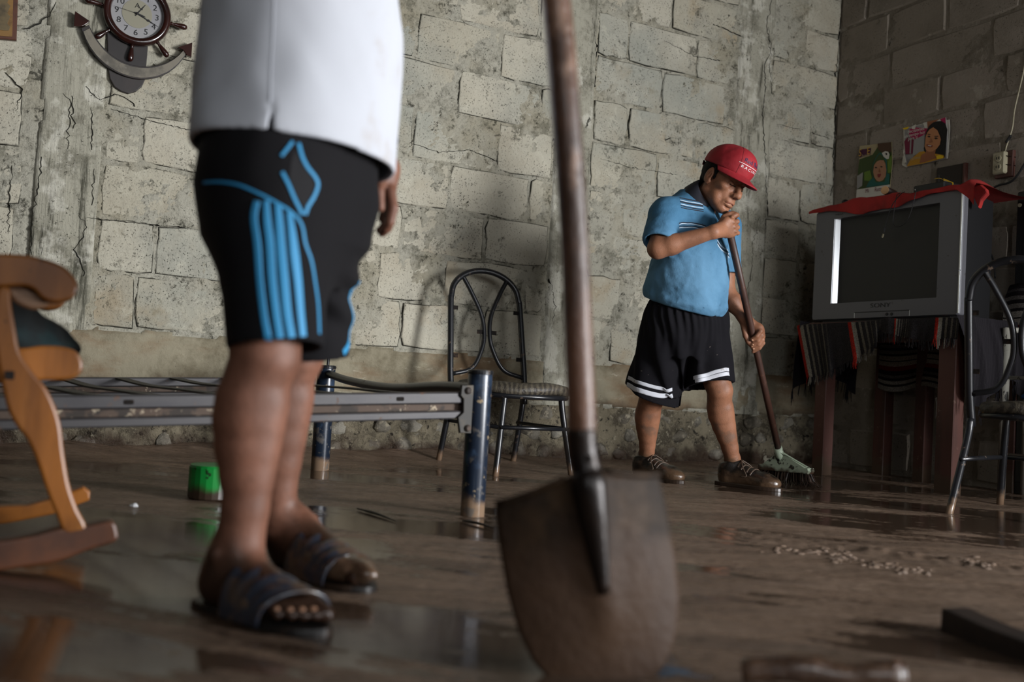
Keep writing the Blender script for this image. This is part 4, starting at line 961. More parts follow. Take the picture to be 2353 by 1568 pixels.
def build_tv_top_things():
    # set-top box with its yellow tag
    c = TVP(2155, 428, .44); a, b = tz(c); t = root('decoder_box', RWp(a, 1.50, .44), 'black box with a short aerial on the red cloth', 'box')
    b = 1.515; part(t, 'body', *box(RWp(a, b+.006, .44), R, D, UP, .095, .07, .020, .006), MTVB)
    part(t, 'aerial', *tube([RWp(a-.01, b+.02, .42), RWp(a-.012, b+.085, .42)], .0022, 6), MTVB)
    part(t, 'light', *bead(RWp(a-.078, b+.004, .512), .004, -D), MCHR)
    c = TVP(2178, 421, .45); o = root('yellow_tag', c, 'yellow tag lying on the black decoder box', 'tag')
    ex = unit(R*.9-UP*.42); part(o, 'card', *slab([c+ex*x+UP*y for x, y in ((-.028, -.015), (.034, -.017), (.034, .013), (-.028, .016))], -D, .003, .0008), MYEL)
    part(o, 'label', *slab([c-D*.003+ex*x+UP*y for x, y in ((-.018, -.006), (.010, -.007), (.010, .007), (-.018, .008))], -D, .001, .0003), M('white_label', 'cfcfc6', .6))
    part(o, 'string', *tube(catmull([c-ex*.028+UP*.01, c-ex*.06+UP*.008, c-ex*.09-UP*.004], 4), .0012, 5), MYEL)
    # round offcut, small dark lump
    c = TVP(2033, 437, .52); ax = unit(-D+R*.35); t = root('wooden_roller', c, 'short round wooden roller with pale end on the red cloth', 'roller')
    part(t, 'barrel', *lathe([(.021, -.13), (.022, -.12), (.022, -.002)], c, ax, 16), MBROOMH, smooth=True); part(t, 'end', *lathe([(.022, -.002), (.021, .001), (.004, .001)], c, ax, 16), MPLUG)
    c = TVP(1942, 463, .47); o = mesh('knob', *bead(c-UP*.004, .02, UP, .8), MTVB, smooth=True); tag(o, 'small black knob at the left end of the red cloth', 'knob')
    # cables
    OFF = .590
    p = [TVP(x, y, OFF+.004) for x, y in ((2079, 441), (2070, 446), (2051, 470), (2039, 502), (2033, 526))]
    t = root('cable', p[-1], 'thin black cable with small plug hanging over the screen', 'cable')
    part(t, 'wire', *tube(catmull(p, 5), .0022, 6), MCAB, smooth=True)
    e = [TVP(x, y, OFF+.004) for x, y in ((2033, 524), (2031, 534))]; part(t, 'strain_relief', *tube(e, .0045, 8), MCAB); e = [TVP(x, y, OFF+.004) for x, y in ((2030, 538), (2027, 546))]; part(t, 'plug', *tube(e, .0075, 8, flat=.5), MBEI)
    p = [TVP(x, y, OFF+.002) for x, y in ((2068, 444), (2060, 451), (2053, 497), (2053, 517), (2065, 521), (2082, 511), (2092, 490), (2100, 463), (2103, 446), (2106, 438))]
    o = mesh('cable', *tube(catmull(p, 5), .0020, 6), MCAB, smooth=True); tag(o, 'thin black cable looping down over the screen and back up', 'cable')
    for pts, r, lb in ((((2252, 470), (2256, 510), (2268, 560), (2283, 600), (2287, 640)), .004, 'black cable hanging behind the right side of the television'), (((2250, 478), (2258, 530), (2262, 600), (2275, 660)), .003, 'thinner black cable hanging just left of the other behind the television')):
        o = mesh('cable', *tube(catmull([TVP(x, y, .10) for x, y in pts], 5), r, 6), MCAB, smooth=True); tag(o, lb, 'cable')
    o = mesh('cable', *tube(catmull([TVP(x, y, .02) for x, y in ((2255, 452), (2290, 428), (2318, 420), (2336, 405), (2360, 368))], 5), .006, 8), MCAB, smooth=True); tag(o, 'thick black cable running along the wall below the power outlet', 'cable')
build_tv_top_things()

# ================================================================ TABLE
def build_table():
    t0, t1, o0, o1, zt = .47, 1.43, .05, .615, .838
    t = root('table', RWp((t0+t1)/2, 0, (o0+o1)/2), 'dark red wooden table carrying the television', 'table')
    part(t, 'tabletop', *box(RWp((t0+t1)/2, zt-.018, (o0+o1)/2), R, D, UP, (t1-t0)/2, (o1-o0)/2, .018, .004), MREDWOOD)
    for a, o, w_ in ((.565, .565, .041), (1.375, .565, .050), (.565, .10, .040), (1.375, .10, .040), (.86, .12, .036)):
        part(t, 'leg', *box(RWp(a, (zt-.04)/2-.01, o), R, D, UP, w_, .036, (zt-.04)/2+.01, .004), MREDWOOD)
    part(t, 'apron', *box(RWp((t0+t1)/2, zt-.075, .59), R, D, UP, (t1-t0)/2-.05, .012, .038, .003), MREDWOOD)
    part(t, 'apron', *box(RWp((t0+t1)/2, zt-.075, .08), R, D, UP, (t1-t0)/2-.05, .012, .038, .003), MREDWOOD)
    for a in (t0+.06, t1-.06): part(t, 'apron', *box(RWp(a, zt-.075, .33), R, D, UP, .012, .24, .038, .003), MREDWOOD)
build_table()
def stripe_mat(name, stops, attr='u'):
    m, t, b = nmat(name); a = t.nodes.new('ShaderNodeAttribute'); a.attribute_name = attr
    tc = t.nodes.new('ShaderNodeTexCoord'); nz = t.nodes.new('ShaderNodeTexNoise'); nz.inputs['Scale'].default_value = 90; t.links.new(tc.outputs['Object'], nz.inputs['Vector'])
    ma = t.nodes.new('ShaderNodeMath'); ma.operation = 'MULTIPLY_ADD'; t.links.new(nz.outputs[0], ma.inputs[0]); ma.inputs[1].default_value = .006; t.links.new(a.outputs['Fac'], ma.inputs[2])
    n2 = t.nodes.new('ShaderNodeTexNoise'); n2.inputs['Scale'].default_value = 220; n2.inputs['Detail'].default_value = 3; t.links.new(tc.outputs['Object'], n2.inputs['Vector'])
    cs = None
    # chained steps keep every stripe crisp without the 32 stop limit of a ramp
    for pos, col in stops:
        c = lin(col)
        if cs is None: cs = c; continue
        st = t.nodes.new('ShaderNodeMath'); st.operation = 'GREATER_THAN'; t.links.new(ma.outputs[0], st.inputs[0]); st.inputs[1].default_value = pos
        mx = t.nodes.new('ShaderNodeMix'); mx.data_type = 'RGBA'; t.links.new(st.outputs[0], mx.inputs[0])
        if isinstance(cs, list): mx.inputs[6].default_value = cs
        else: t.links.new(cs, mx.inputs[6])
        mx.inputs[7].default_value = c; cs = mx.outputs[2]
    mx = t.nodes.new('ShaderNodeMix'); mx.data_type = 'RGBA'; mx.blend_type = 'MULTIPLY'; mx.inputs[0].default_value = 1.
    r = t.nodes.new('ShaderNodeMapRange'); t.links.new(n2.outputs[0], r.inputs[0]); r.inputs[1].default_value = .3; r.inputs[2].default_value = .7; r.inputs[3].default_value = .30; r.inputs[4].default_value = .95
    t.links.new(cs, mx.inputs[6]); t.links.new(r.outputs[0], mx.inputs[7]); t.links.new(mx.outputs[2], b.inputs['Base Color'])
    b.inputs['Roughness'].default_value = .95; b.inputs['Specular IOR Level'].default_value = .1
    bp = t.nodes.new('ShaderNodeBump'); bp.inputs['Distance'].default_value = .003; bp.inputs['Strength'].default_value = .6; t.links.new(n2.outputs[0], bp.inputs['Height']); t.links.new(bp.outputs[0], b.inputs['Normal'])
    return m
def stripes(groups, dark='363334'):
    s = [(-9, dark)]
    for p, w_, rev in groups:
        e = [(0, 'a32a1e'), (.10, '8f897c'), (.22, dark), (.31, '7d776c'), (.38, dark), (.49, '6b655b'), (.55, dark), (.65, '5a554c'), (.68, dark), (.80, '6b655b'), (.84, dark), (.94, '4d4943'), (.97, dark)]
        s += [(p+w_*q, c) for q, c in e]
    return s
MSER = stripe_mat('striped_wool_blanket', stripes([(.0, .19, 0), (.315, .21, 0), (.605, .09, 0), (.855, .20, 0)]))
MSER2 = stripe_mat('striped_wool_blanket_fold', [(-9, '262325'), (.08, '4a4747'), (.12, '262325'), (.18, '6b6662'), (.23, '262325'), (.28, '7d7872'), (.34, '2a2728'), (.38, 'a39d94'), (.46, '2e2a2a'), (.48, 'aaa399'), (.56, '7c251d'), (.64, '2a2627'), (.72, '5e5a57'), (.77, '262325'), (.82, '8c867d'), (.88, '2a2727'), (.92, '8c867d')])
MDARKW = M('dark_wool', '232124', .95, layers=(dict(kind='wave', scale=22, lo=.6, hi=.9, dist=4, col='302e30', amt=.3),), spec=.05, bump=(('noise', 180, .5, .003),))
def build_serape():
    top = [(1831, 749, 1853, 868), (1850, 747, 1872, 866), (1870, 745, 1890, 862), (1905, 743, 1915, 850), (1932, 742, 1941, 836), (1952, 741, 1966, 826), (1975, 740, 1990, 810), (2005, 738, 2012, 788), (2020, 736, 2020, 765), (2029, 731, 2026, 766), (2040, 728, 2042, 768), (2062, 733, 2058, 772), (2085, 733, 2080, 776), (2110, 732, 2106, 780), (2128, 731, 2124, 786), (2150, 730, 2145, 782), (2172, 730, 2168, 778), (2205, 730, 2200, 780)]
    cs = np.linspace(0, 1, len(top)); px0 = np.array([q[0] for q in top], float); cs = (px0-px0[0])/(px0[-1]-px0[0])
    n = 150; m = 16; V = []; Uu = []; bot = []
    t = root('striped_blanket', RWp(.95, .86, .6), 'dark wool blanket with white and red stripes and fringe under the television', 'blanket')
    for i in range(n+1):
        c = i/n; q = [np.interp(c, cs, [r[k] for r in top]) for k in range(4)]
        rip = .012*math.sin(c*46)+.008*math.sin(c*81+1)
        for j in range(m+1):
            v = j/m
            if v < .25: # on the tabletop, tucked under the set
                k = v/.25; a = tz(TVP(q[0], q[1], .60))[0]; p = RWp(a, .846+.002*math.sin(c*30), .40+.20*k)
            else:
                k = (v-.25)/.75; p = TVP(q[0]+(q[2]-q[0])*k, q[1]+(q[3]-q[1])*k, .625+.018*math.sin(min(1, k*2)*1.57)+rip*k)
                if k < .12: p = p*1+0
            V.append(p); Uu.append(c)
        bot.append((V[-1], V[-2]))
    F = [(i*(m+1)+j, i*(m+1)+j+1, (i+1)*(m+1)+j+1, (i+1)*(m+1)+j) for i in range(n) for j in range(m)]
    part(t, 'front_fall', V, F, MSER, smooth=True, attrs={'u': Uu})
    rs = np.random.RandomState(2); g = []; us = []
    for k in range(210):
        c = rs.rand(); b0 = bot[int(c*n)][0]; L = rs.uniform(.022, .05); sw = rs.uniform(-.012, .012)
        v, f = tube([b0+UP*.006, b0-UP*L*.5+R*sw*.5, b0-UP*L+R*sw], [.0022, .0022, .0012], 4, cap=False); g.append((v, f)); us += [c]*len(v)
    o = stuff(part(t, 'fringe', *join(*g), MSER, attrs={'u': us}))
    # left end falls over the side of the table
    V = []; n2, m2 = 24, 14
    e0 = [(1833, 748, .62), (1818, 775, .50), (1805, 800, .34), (1797, 815, .18)]
    for i in range(n2+1):
        c = i/n2; off = .635-.52*c; a0 = .455
        for j in range(m2+1):
            v = j/m2; drop = (.40-.10*math.sin(c*3.1))*v; V.append(RWp(a0-.03-.06*math.sin(v*1.5)-.018*math.sin(c*22)*(.2+v)-.02*c, .85-drop, off-.02*v))
    F = [(i*(m2+1)+j, i*(m2+1)+j+1, (i+1)*(m2+1)+j+1, (i+1)*(m2+1)+j) for i in range(n2) for j in range(m2)]
    part(t, 'left_fall', V, F, MDARKW, smooth=True); bl = [V[i*(m2+1)+m2] for i in range(n2+1)]
    # right end
    V = []
    for i in range(n2+1):
        c = i/n2; off = .64-.45*c
        for j in range(m2+1):
            v = j/m2; V.append(RWp(1.425+.025+.045*math.sin(v*2.6)+.024*math.sin(c*26+v)*(.2+v), .85-(.36+.07*math.sin(c*7))*v, off-.05*v+.012*math.sin(c*26)))
    part(t, 'right_fall', V, F, MDARKW, smooth=True); br = [V[i*(m2+1)+m2] for i in range(n2+1)]
    g = []
    for k in range(110):
        b0 = (bl, br)[k % 2][rs.randint(0, n2+1)]+R*rs.uniform(-.006, .006); L = rs.uniform(.04, .10); sw = rs.uniform(-.015, .015); g.append(tube([b0, b0-UP*L*.5+D*sw*.5, b0-UP*L+D*sw], [.0024, .0022, .0012], 4, cap=False))
    stuff(part(t, 'side_fringe', *join(*g), MDARKW))
    # the back edge hangs below the table
    V = []; Uu = []
    for i in range(31):
        c = i/30
        for j in range(9): v = j/8; V.append(RWp(.56+.62*c, .80-(.30+.02*math.sin(c*9))*v, .15+.012*math.sin(c*14)*v)); Uu.append(v)
    F = [(i*9+j, i*9+j+1, (i+1)*9+j+1, (i+1)*9+j) for i in range(30) for j in range(8)]
    part(t, 'back_fall', V, F, MSER2, smooth=True, attrs={'u': Uu})
build_serape()
def build_white_chair_things():
    # blanket folded over the back of the white chair
    ex, ey, L = _wex, _wey, _L; n, m = 34, 40; V = []; Uu = []
    for i in range(n+1):
        x = -.12+.70*i/n
        for j in range(m+1):
            v = j/m; a = (v-.5)*2; k = min(v, 1-v)*2; sg = -1 if v < .5 else 1
            thick = .022+.016*math.sin(k*3.14)+.012*(1-k)
            p = L(x, .17+sg*(thick*(1-max(0, k-.86)/.14*.9)), .66+.385*k)
            V.append(p+UP*.012*snoise(A(x*3, a, 1.), 15, 2, 1.)+ey*.006*math.sin(x*31+a*3)); Uu.append(1-k)
    F = [(i*(m+1)+j, i*(m+1)+j+1, (i+1)*(m+1)+j+1, (i+1)*(m+1)+j) for i in range(n) for j in range(m)]
    o = mesh('striped_blanket', V, F, MSER2, smooth=True, attrs={'u': Uu}); tag(o, 'folded grey striped blanket with a red band over the white chair', 'blanket')
    c = L(.16, .06, .470); f = U(.03, EL(c+UP*.01, (.10, .08, .024)), EL(c+ex*.03+UP*.035, (.06, .05, .030)))
    V, F = sdf(lambda p: f(p)+.007*snoise(p, 17, 3, 10.), c-.2, c+.2, .008); o = mesh('blue_cloth', V, F, M('blue_cloth', '1b4a80', .85, bump=(('noise', 60, .5, .005),)), smooth=True); tag(o, 'blue cloth crumpled on the seat of the white chair', 'cloth')
    # tall black loudspeaker at the edge of the frame
    a = tz(TVP(2336, 520, .12))[0]; t = root('loudspeaker', RWp(a+.16, 0, .07), 'tall black loudspeaker cabinet against the wall at the right edge', 'loudspeaker')
    z1 = float(TVP(2337, 442, .12)[2]); part(t, 'cabinet', *box(RWp(a+.16, z1/2, .080), R, D, UP, .16, .045, z1/2, .006), MTVB)
    part(t, 'grille', *box(RWp(a+.17, z1/2, .126), R, D, UP, .125, .003, z1/2-.06, .002), MCAB); part(t, 'screw', *lathe([(.010, 0), (.010, .004), (.005, .004)], RWp(a+.018, z1-.07, .125), -D, 12), MBEI)
build_white_chair_things()

# ================================================================ ON THE RIGHT WALL
def flat(par, name, pts, mat, off, base=None):
    """a printed patch: pts are (t, z) on the right wall"""
    V = [RWp(a, z, off) for a, z in pts]; return part(par, name, V, [tuple(range(len(V)))[::-1]], mat)
def oval(c, rx, rz, n=18, a0=0, a1=360, rot=0.):
    out = []
    for k in range(n):
        a = math.radians(a0+(a1-a0)*k/(n if a1-a0 == 360 else n-1)); x, z = rx*math.cos(a), rz*math.sin(a); out.append((c[0]+x*math.cos(rot)-z*math.sin(rot), c[1]+x*math.sin(rot)+z*math.cos(rot)))
    return out
PR = {k: M('print_'+k, v, .55, spec=.3) for k, v in dict(white='c9c6bb', grey='8f8d8a', maroon='6b1533', pink='a3174e', skin='b07850', skin2='8e5a3b', hair='0e0b0b', mustard='b07f1f', yellow='d8b416', dark='2a1622', green='5f7a2a', green2='3a4a22', teal='1f5a52', cream='a89a78', lips='7d2f2c', purple='4a1f3a', gold='c59a3a', brown='4b3423', childskin='a8795c').items()}
def poster_letters(par, txt, sz, t_, z_, mat, off, rot=0., sx=1.):
    V, F = text_geo(txt, sz); c, s = math.cos(rot), math.sin(rot)
    part(par, 'lettering', [RWp(t_+v[0]*sx*c-v[1]*s, z_+v[0]*sx*s+v[1]*c, off) for v in V], [f[::-1] for f in F], mat)
def build_posters():
    # calendar with a smiling woman
    px = lambda x, y: tz(TVP(2070+x/12.54, 265+y/12.54, .012))
    t = root('wall_calendar', RWp(.69, 1.80, .01), 'curling calendar page with a smiling dark-haired woman on the dark wall', 'poster')
    O = [px(*q) for q in ((100, 420), (700, 230), (1290, 60), (1330, 500), (1310, 1250), (700, 1390), (190, 1490), (120, 1380))]
    part(t, 'sheet', *slab([RWp(a, z, .009) for a, z in O], -D, .004, .0008), PR['grey'])
    part(t, 'back_sheet', *slab([RWp(a, z, .005) for a, z in [px(*q) for q in ((50, 380), (700, 210), (1380, 120), (1390, 420), (1330, 1240), (130, 1500), (10, 1430), (60, 900))]], -D, .002, .0005), PR['white'])
    o = .0118; k = [0]
    def ly(name, pts, m):
        k[0] += 1; flat(t, name, [px(*q) for q in pts], PR[m], o+.0006*k[0])
    ly('print', [(640, 220), (1290, 60), (1330, 420), (1000, 420), (740, 520)], 'white'); ly('print', [(760, 190), (1140, 100), (900, 260), (780, 400)], 'skin2')
    ly('print', [(1130, 110), (1290, 60), (1300, 260), (1180, 180)], 'pink')
    ly('print', [(240, 420), (380, 350), (780, 380), (720, 520), (620, 640), (480, 700), (300, 650), (240, 560)], 'pink'); ly('print', [(320, 330), (450, 260), (420, 400), (330, 400)], 'white')
    ly('print', [(110, 760), (200, 640), (390, 700), (350, 1110), (150, 1130)], 'maroon'); ly('print', [(280, 720), (320, 720), (300, 1110), (265, 1110)], 'grey')
    ly('print', [(60, 380), (260, 330), (210, 400), (120, 420)], 'yellow'); ly('print', [(390, 720), (700, 560), (690, 1060), (560, 1080), (360, 1180)], 'grey')
    ly('hair', [(1180, 170), (1060, 180), (950, 210), (830, 320), (760, 460), (725, 620), (740, 800), (680, 950), (690, 1040), (760, 1060), (1010, 1090), (1000, 1160), (1290, 1220), (1340, 700), (1360, 420), (1300, 240)], 'hair')
    ly('print', [(560, 1060), (690, 1040), (760, 1100), (1000, 1110), (1250, 1150), (1290, 1230), (700, 1390), (190, 1480), (300, 1280)], 'mustard')
    ly('skin', [(760, 1000), (1040, 960), (1000, 1150), (1060, 1230), (760, 1340), (560, 1390), (620, 1150), (740, 1080)], 'skin2')
    ly('face', [(960, 350), (1080, 440), (1150, 600), (1180, 700), (1150, 850), (1060, 970), (940, 1050), (830, 1060), (750, 1010), (710, 900), (730, 760), (740, 620), (790, 500), (850, 420)], 'skin')
    for pts in ([(800, 540), (880, 550), (890, 575), (800, 565)], [(1000, 600), (1110, 600), (1110, 625), (1000, 625)]): ly('eyebrow', pts, 'hair')
    for pts in ([(790, 610), (850, 590), (890, 630), (840, 650)], [(990, 660), (1050, 640), (1110, 680), (1040, 700)]): ly('eye', pts, 'hair')
    ly('nose', [(900, 640), (880, 760), (830, 770), (880, 800), (950, 780), (930, 740)], 'skin2'); ly('lips', [(780, 840), (860, 860), (960, 880), (930, 925), (850, 925), (800, 895)], 'lips'); ly('teeth', [(810, 865), (930, 885), (910, 905), (840, 900)], 'white')
    ly('print', [(1060, 1180), (1180, 1150), (1270, 1190), (1260, 1250), (1080, 1280)], 'yellow')
    part(t, 'curled_corner', *slab([RWp(a, z, .02+q) for (a, z), q in zip([px(*q) for q in ((105, 1000), (215, 1370), (120, 1390))], (0, .008, .004))], -D, .001, .0003), PR['white'])
    rot = math.atan2(px(700, 400)[1]-px(260, 500)[1], px(700, 400)[0]-px(260, 500)[0])*0
    for txt, x, y, sz in (('decisiones', 480, 440, .030), ('un tiempo hoy', 440, 560, .026), ('para ti', 390, 670, .028)):
        a, z = px(x, y); poster_letters(t, txt, sz, a, z, PR['white'], o+.0135, rot, .95)
    a, z = px(480, 1240); poster_letters(t, 'juntos', .024, a, z, PR['cream'], o+.0135, rot)
    # smaller poster with a laughing child
    px = lambda x, y: tz(TVP(1960+x/11.2, 320+y/11.2, .010)); k[0] = 0; o = .0085
    t = root('wall_poster', RWp(.33, 1.7, .01), 'faded poster of a laughing hooded child beside the wall corner', 'poster')
    part(t, 'sheet', *slab([RWp(a, z, .006) for a, z in [px(*q) for q in ((165, 175), (590, 120), (990, 70), (1010, 600), (950, 1200), (920, 1420), (85, 1550), (130, 800))]], -D, .003, .0008), PR['cream'])
    def ly(name, pts, m):
        k[0] += 1; flat(t, name, [px(*q) for q in pts], PR[m], o+.0005*k[0])
    ly('print', [(160, 520), (500, 400), (700, 100), (985, 75), (1005, 600), (955, 1165), (100, 1290), (130, 800)], 'green2'); ly('print', [(850, 520), (1000, 400), (990, 860), (880, 870)], 'green')
    ly('print', [(290, 850), (440, 800), (490, 1000), (430, 1080), (290, 1060)], 'green'); ly('print', [(170, 270), (470, 230), (440, 390), (165, 480)], 'purple'); ly('print', [(110, 950), (260, 850), (240, 1200), (100, 1290)], 'grey')
    ly('print', [(640, 110), (980, 80), (1000, 330), (760, 340), (640, 260)], 'brown')
    ly('print', [(100, 1300), (955, 1165), (920, 1420), (85, 1550)], 'white')
    ly('hood', [(700, 340), (830, 420), (880, 560), (890, 880), (950, 900), (940, 1160), (340, 1240), (420, 1090), (510, 1000), (520, 640), (600, 460)], 'teal'); ly('hood', [(700, 380), (800, 460), (850, 600), (870, 900), (820, 1100), (600, 1110), (520, 950), (530, 650), (620, 470)], 'green2')
    ly('face', [(700, 540), (800, 545), (845, 640), (870, 800), (850, 960), (780, 1060), (690, 1095), (620, 1070), (560, 980), (530, 850), (550, 680), (620, 580)], 'childskin')
    ly('mouth', [(640, 900), (740, 890), (720, 960), (680, 1000), (640, 960)], 'lips')
    for x, y in ((610, 735), (750, 715)): ly('eye', [(x-40, y), (x-10, y-22), (x+35, y), (x, y+20)], 'hair')
    ly('nose', [(690, 740), (670, 850), (710, 870), (730, 840)], 'skin2')
    ly('badge', [(760, 360), (850, 310), (930, 330), (960, 400), (940, 510), (890, 520), (810, 460)], 'white'); ly('badge_dot', [(850, 360), (890, 360), (905, 400), (870, 420)], 'hair')
    for txt, x, y, sz, m in (('S   E', 315, 340, .062, 'gold'), ('familia', 350, 425, .030, 'cream'), ('Mi', 390, 1340, .036, 'maroon'), ('Ruta', 670, 1295, .036, 'maroon')):
        a, z = px(x, y); poster_letters(t, txt, sz, a, z, PR[m], o+.0095, 0., .8)
    # dark wooden plaque
    t = root('plaque', RWp(.885, 1.63, .01), 'dark shallow wooden box on the wall above the television', 'box')
    part(t, 'face', *slab([RWp(a, z, .012) for a, z in ((.79, 1.615), (.975, 1.615), (.975, 1.752), (.80, 1.752))], -D, .02, .002), M('dark_board', '2f2922', .85)); part(t, 'edge', *box(RWp(.978, 1.683, .013), R, D, UP, .007, .013, .07, .001), MREDWOOD)
    # power outlet on its block, with nails and wire
    t = root('power_outlet', RWp(1.21, 1.65, .0), 'aged ivory double power outlet nailed to the dark wall', 'outlet')
    part(t, 'backing', *box(RWp(1.218, 1.703, .012), R, D, UP, .052, .012, .07, .003), MREDWOOD); part(t, 'housing', *box(RWp(1.205, 1.71, .036), R, D, UP, .036, .016, .058, .006), MBEI)
    for z in (1.733, 1.687):
        f = part(t, 'socket', *lathe([(.0185, 0), (.0185, .003), (.016, .004)], RWp(1.205, z, .052), -D, 16), MBEI)
        for dx in (-.007, .007): part(f, 'slot', *box(RWp(1.205+dx, z, .0565), R, D, UP, .0022, .001, .007), MINK)
    part(t, 'screw', *bead(RWp(1.205, 1.71, .053), .003, -D), MINK)
    for z in (1.745, 1.70): part(t, 'nail', *tube([RWp(1.228, z, .05), RWp(1.275, z-.012, .008)], .0024, 6), MIRON)
    o = mesh('cable', *tube(catmull([TVP(x, y, .012) for x, y in ((2309, 352), (2313, 335), (2320, 315), (2327, 290), (2331, 255), (2340, 215), (2353, 158), (2362, 90))], 5), .0038, 6), MBEI, smooth=True); tag(o, 'ivory wire rising from the power outlet up the dark wall', 'cable')
    o = mesh('tape', *tube(catmull([TVP(x, y, .014) for x, y in ((2312, 328), (2318, 318), (2323, 311))], 4), .008, 8), MCAB, smooth=True); tag(o, 'black insulating tape wound on the ivory wire above the outlet', 'tape')
build_posters()
# ================================================================ ON THE BACK WALL
MWHEEL = M('dark_varnished_wheel', '2c120e', .22, layers=(dict(scale=8, lo=.45, hi=.65, col='170b09', amt=.7),), coat=.5)
MANCH = M('dark_board_anchor', '1d1817', .55, layers=(dict(scale=6, lo=.45, hi=.65, col='2b2320', amt=.7),))
MPALEW = M('greyed_anchor_face', '6f695c', .45, layers=(dict(scale=13, lo=.42, hi=.62, col='46423a', amt=.8, detail=7), dict(scale=9, lo=.6, hi=.7, col='8d8a80', amt=.6)))
MDIAL = M('silvered_dial', '9a999a', .5, layers=(dict(scale=9, lo=.5, hi=.7, col='86858a', amt=.5),)); MDIAL2 = M('champagne_dial_centre', 'a39f8c', .35, metal=.3)
MGLASS, _t, _b = nmat('clock_glass'); _b.inputs['Roughness'].default_value = .03; _b.inputs['Base Color'].default_value = (.02, .02, .02, 1)
_tr = _t.nodes.new('ShaderNodeBsdfTransparent'); _mx = _t.nodes.new('ShaderNodeMixShader'); _mx.inputs[0].default_value = .06; _t.links.new(_tr.outputs[0], _mx.inputs[1]); _t.links.new(_b.outputs[0], _mx.inputs[2]); _t.links.new(_mx.outputs[0], _t.nodes['Material Output'].inputs[0])
def BP(x, y, off): return PL(x, y, N*(WALL_C-off), N)
def build_clock():
    c0 = BP(316, 30, .05); s0 = float(c0@D); z0 = float(c0[2])
    t = root('wall_clock', BW(s0, z0, 0), 'dark ship-wheel wall clock on an anchor-shaped board', 'clock')
    B = lambda x, z, off: BW(s0+x, z0+z, off)
    # backing board with a rounded foot, crescent and flukes
    ol = [BP(x, y, .012) for x, y in ((245, 70), (248, 160), (252, 182), (262, 200), (278, 211), (294, 216), (312, 211), (326, 199), (333, 184), (340, 100), (345, -40), (240, -40))]
    part(t, 'anchor_board', *slab(ol, N, .018, .003), MANCH)
    out = [(186, 66), (198, 98), (216, 126), (240, 150), (270, 169), (306, 181), (340, 182), (374, 174), (402, 156), (424, 131), (432, 117)]; inn = [(424, 112), (404, 132), (376, 147), (342, 154), (306, 151), (272, 138), (244, 117), (220, 88), (204, 58)]
    arm = part(t, 'anchor_arm', *slab(catmull([BP(x, y, .030) for x, y in out], 2)+catmull([BP(x, y, .030) for x, y in inn], 2), N, .016, .002), MANCH)
    inset = lambda a, b, k: [A(*p)*(1-k)+A(*q)*k for p, q in zip(a, b)]
    inn2 = inn[::-1]; io = np.array(catmull([A(*p) for p in out], 4)); ii = np.array(catmull([A(*p) for p in inn2], 5)); m = 28
    io = io[np.linspace(1, len(io)-2, m).astype(int)]; ii = ii[np.linspace(1, len(ii)-2, m).astype(int)]
    face = [BP(*(p*.86+q*.14), .0395) for p, q in zip(io, ii)]+[BP(*(p*.08+q*.92), .0395) for p, q in zip(io[::-1], ii[::-1])]
    part(arm, 'face', *slab(face, N, .003, .0008), MPALEW)
    for tri in (((172, 27), (206, 50), (196, 58), (188, 62), (169, 62)), ((408, 110), (441, 99), (439, 133), (428, 128), (420, 116))):
        part(t, 'fluke', *slab([BP(x, y, .034) for x, y in tri], N, .022, .002), MWHEEL)
    R0 = .140
    prof = [(.104, .020), (.108, .040), (.113, .048), (.122, .052), (.132, .050), (.139, .042), (.142, .030), (.140, .012), (.104, .012)]
    seg = 48; V = []; F = []
    for r, h in prof:
        for k in range(seg): a = 2*math.pi*k/seg; V.append(B(r*math.cos(a), r*math.sin(a), h+.01))
    L = len(prof); F = [(i*seg+k, i*seg+(k+1) % seg, ((i+1) % L)*seg+(k+1) % seg, ((i+1) % L)*seg+k) for i in range(L) for k in range(seg)]
    part(t, 'rim', V, F, MWHEEL, smooth=True)
    disc = lambda r, off, n=40: ([B(r*math.cos(2*math.pi*k/n), r*math.sin(2*math.pi*k/n), off) for k in range(n)]+[B(r*math.cos(2*math.pi*k/n), r*math.sin(2*math.pi*k/n), off-.004) for k in range(n)], [tuple(range(n)), tuple(range(n, 2*n))[::-1]]+[(k, k+n, (k+1) % n+n, (k+1) % n) for k in range(n)])
    d = part(t, 'dial', *disc(.106, .036), MDIAL); part(d, 'dial_centre', *disc(.062, .038), MDIAL2)
    for h in range(1, 13):
        a = math.radians(90-30*h); V, F = text_geo(str(h), .036); part(d, 'numeral', [B(.083*math.cos(a)+v[0]*1.05, .083*math.sin(a)+v[1], .0375) for v in V], F, MINK)
    for st in (((-.010, .026), (-.001, .046)), ((-.001, .046), (.010, .026)), ((-.004, .032), (.004, .037)), ((.000, .037), (.004, .026))): part(d, 'mark', *tube([B(*p, .0395) for p in st], .0011, 5), MINK)
    def hand(dx, dy, ln, w_, sp, off):
        u = unit(A(dx, dy)); v = A(-u[1], u[0]); pts = [(-.012, w_), (ln*.45, w_*.8), (ln*.52, w_*sp), (ln*.62, w_*.9), (ln, w_*.3)]
        pol = [u*a+v*b for a, b in pts]+[u*a-v*b for a, b in pts[::-1]]; part(d, 'hand', *slab([B(*q, off) for q in pol], N, .0012, .0003), MINK)
    def dr(x, y): q = BP(x, y, .04); return float(q@D)-s0, float(q[2])-z0
    for (x, y), ln, w_, sp, off in (((342, 4), .055, .0022, 2.4, .041), ((365, 63), .098, .0020, 2.6, .0425), ((334, 40), .036, .0030, 1.0, .044), ((250, 10), .098, .0007, 1., .0455)): hand(*dr(x, y), ln, w_, sp, off)
    part(d, 'hub', *lathe([(.006, 0), (.006, .003), (.003, .005)], B(0, 0, .044), -N, 14), MINK)
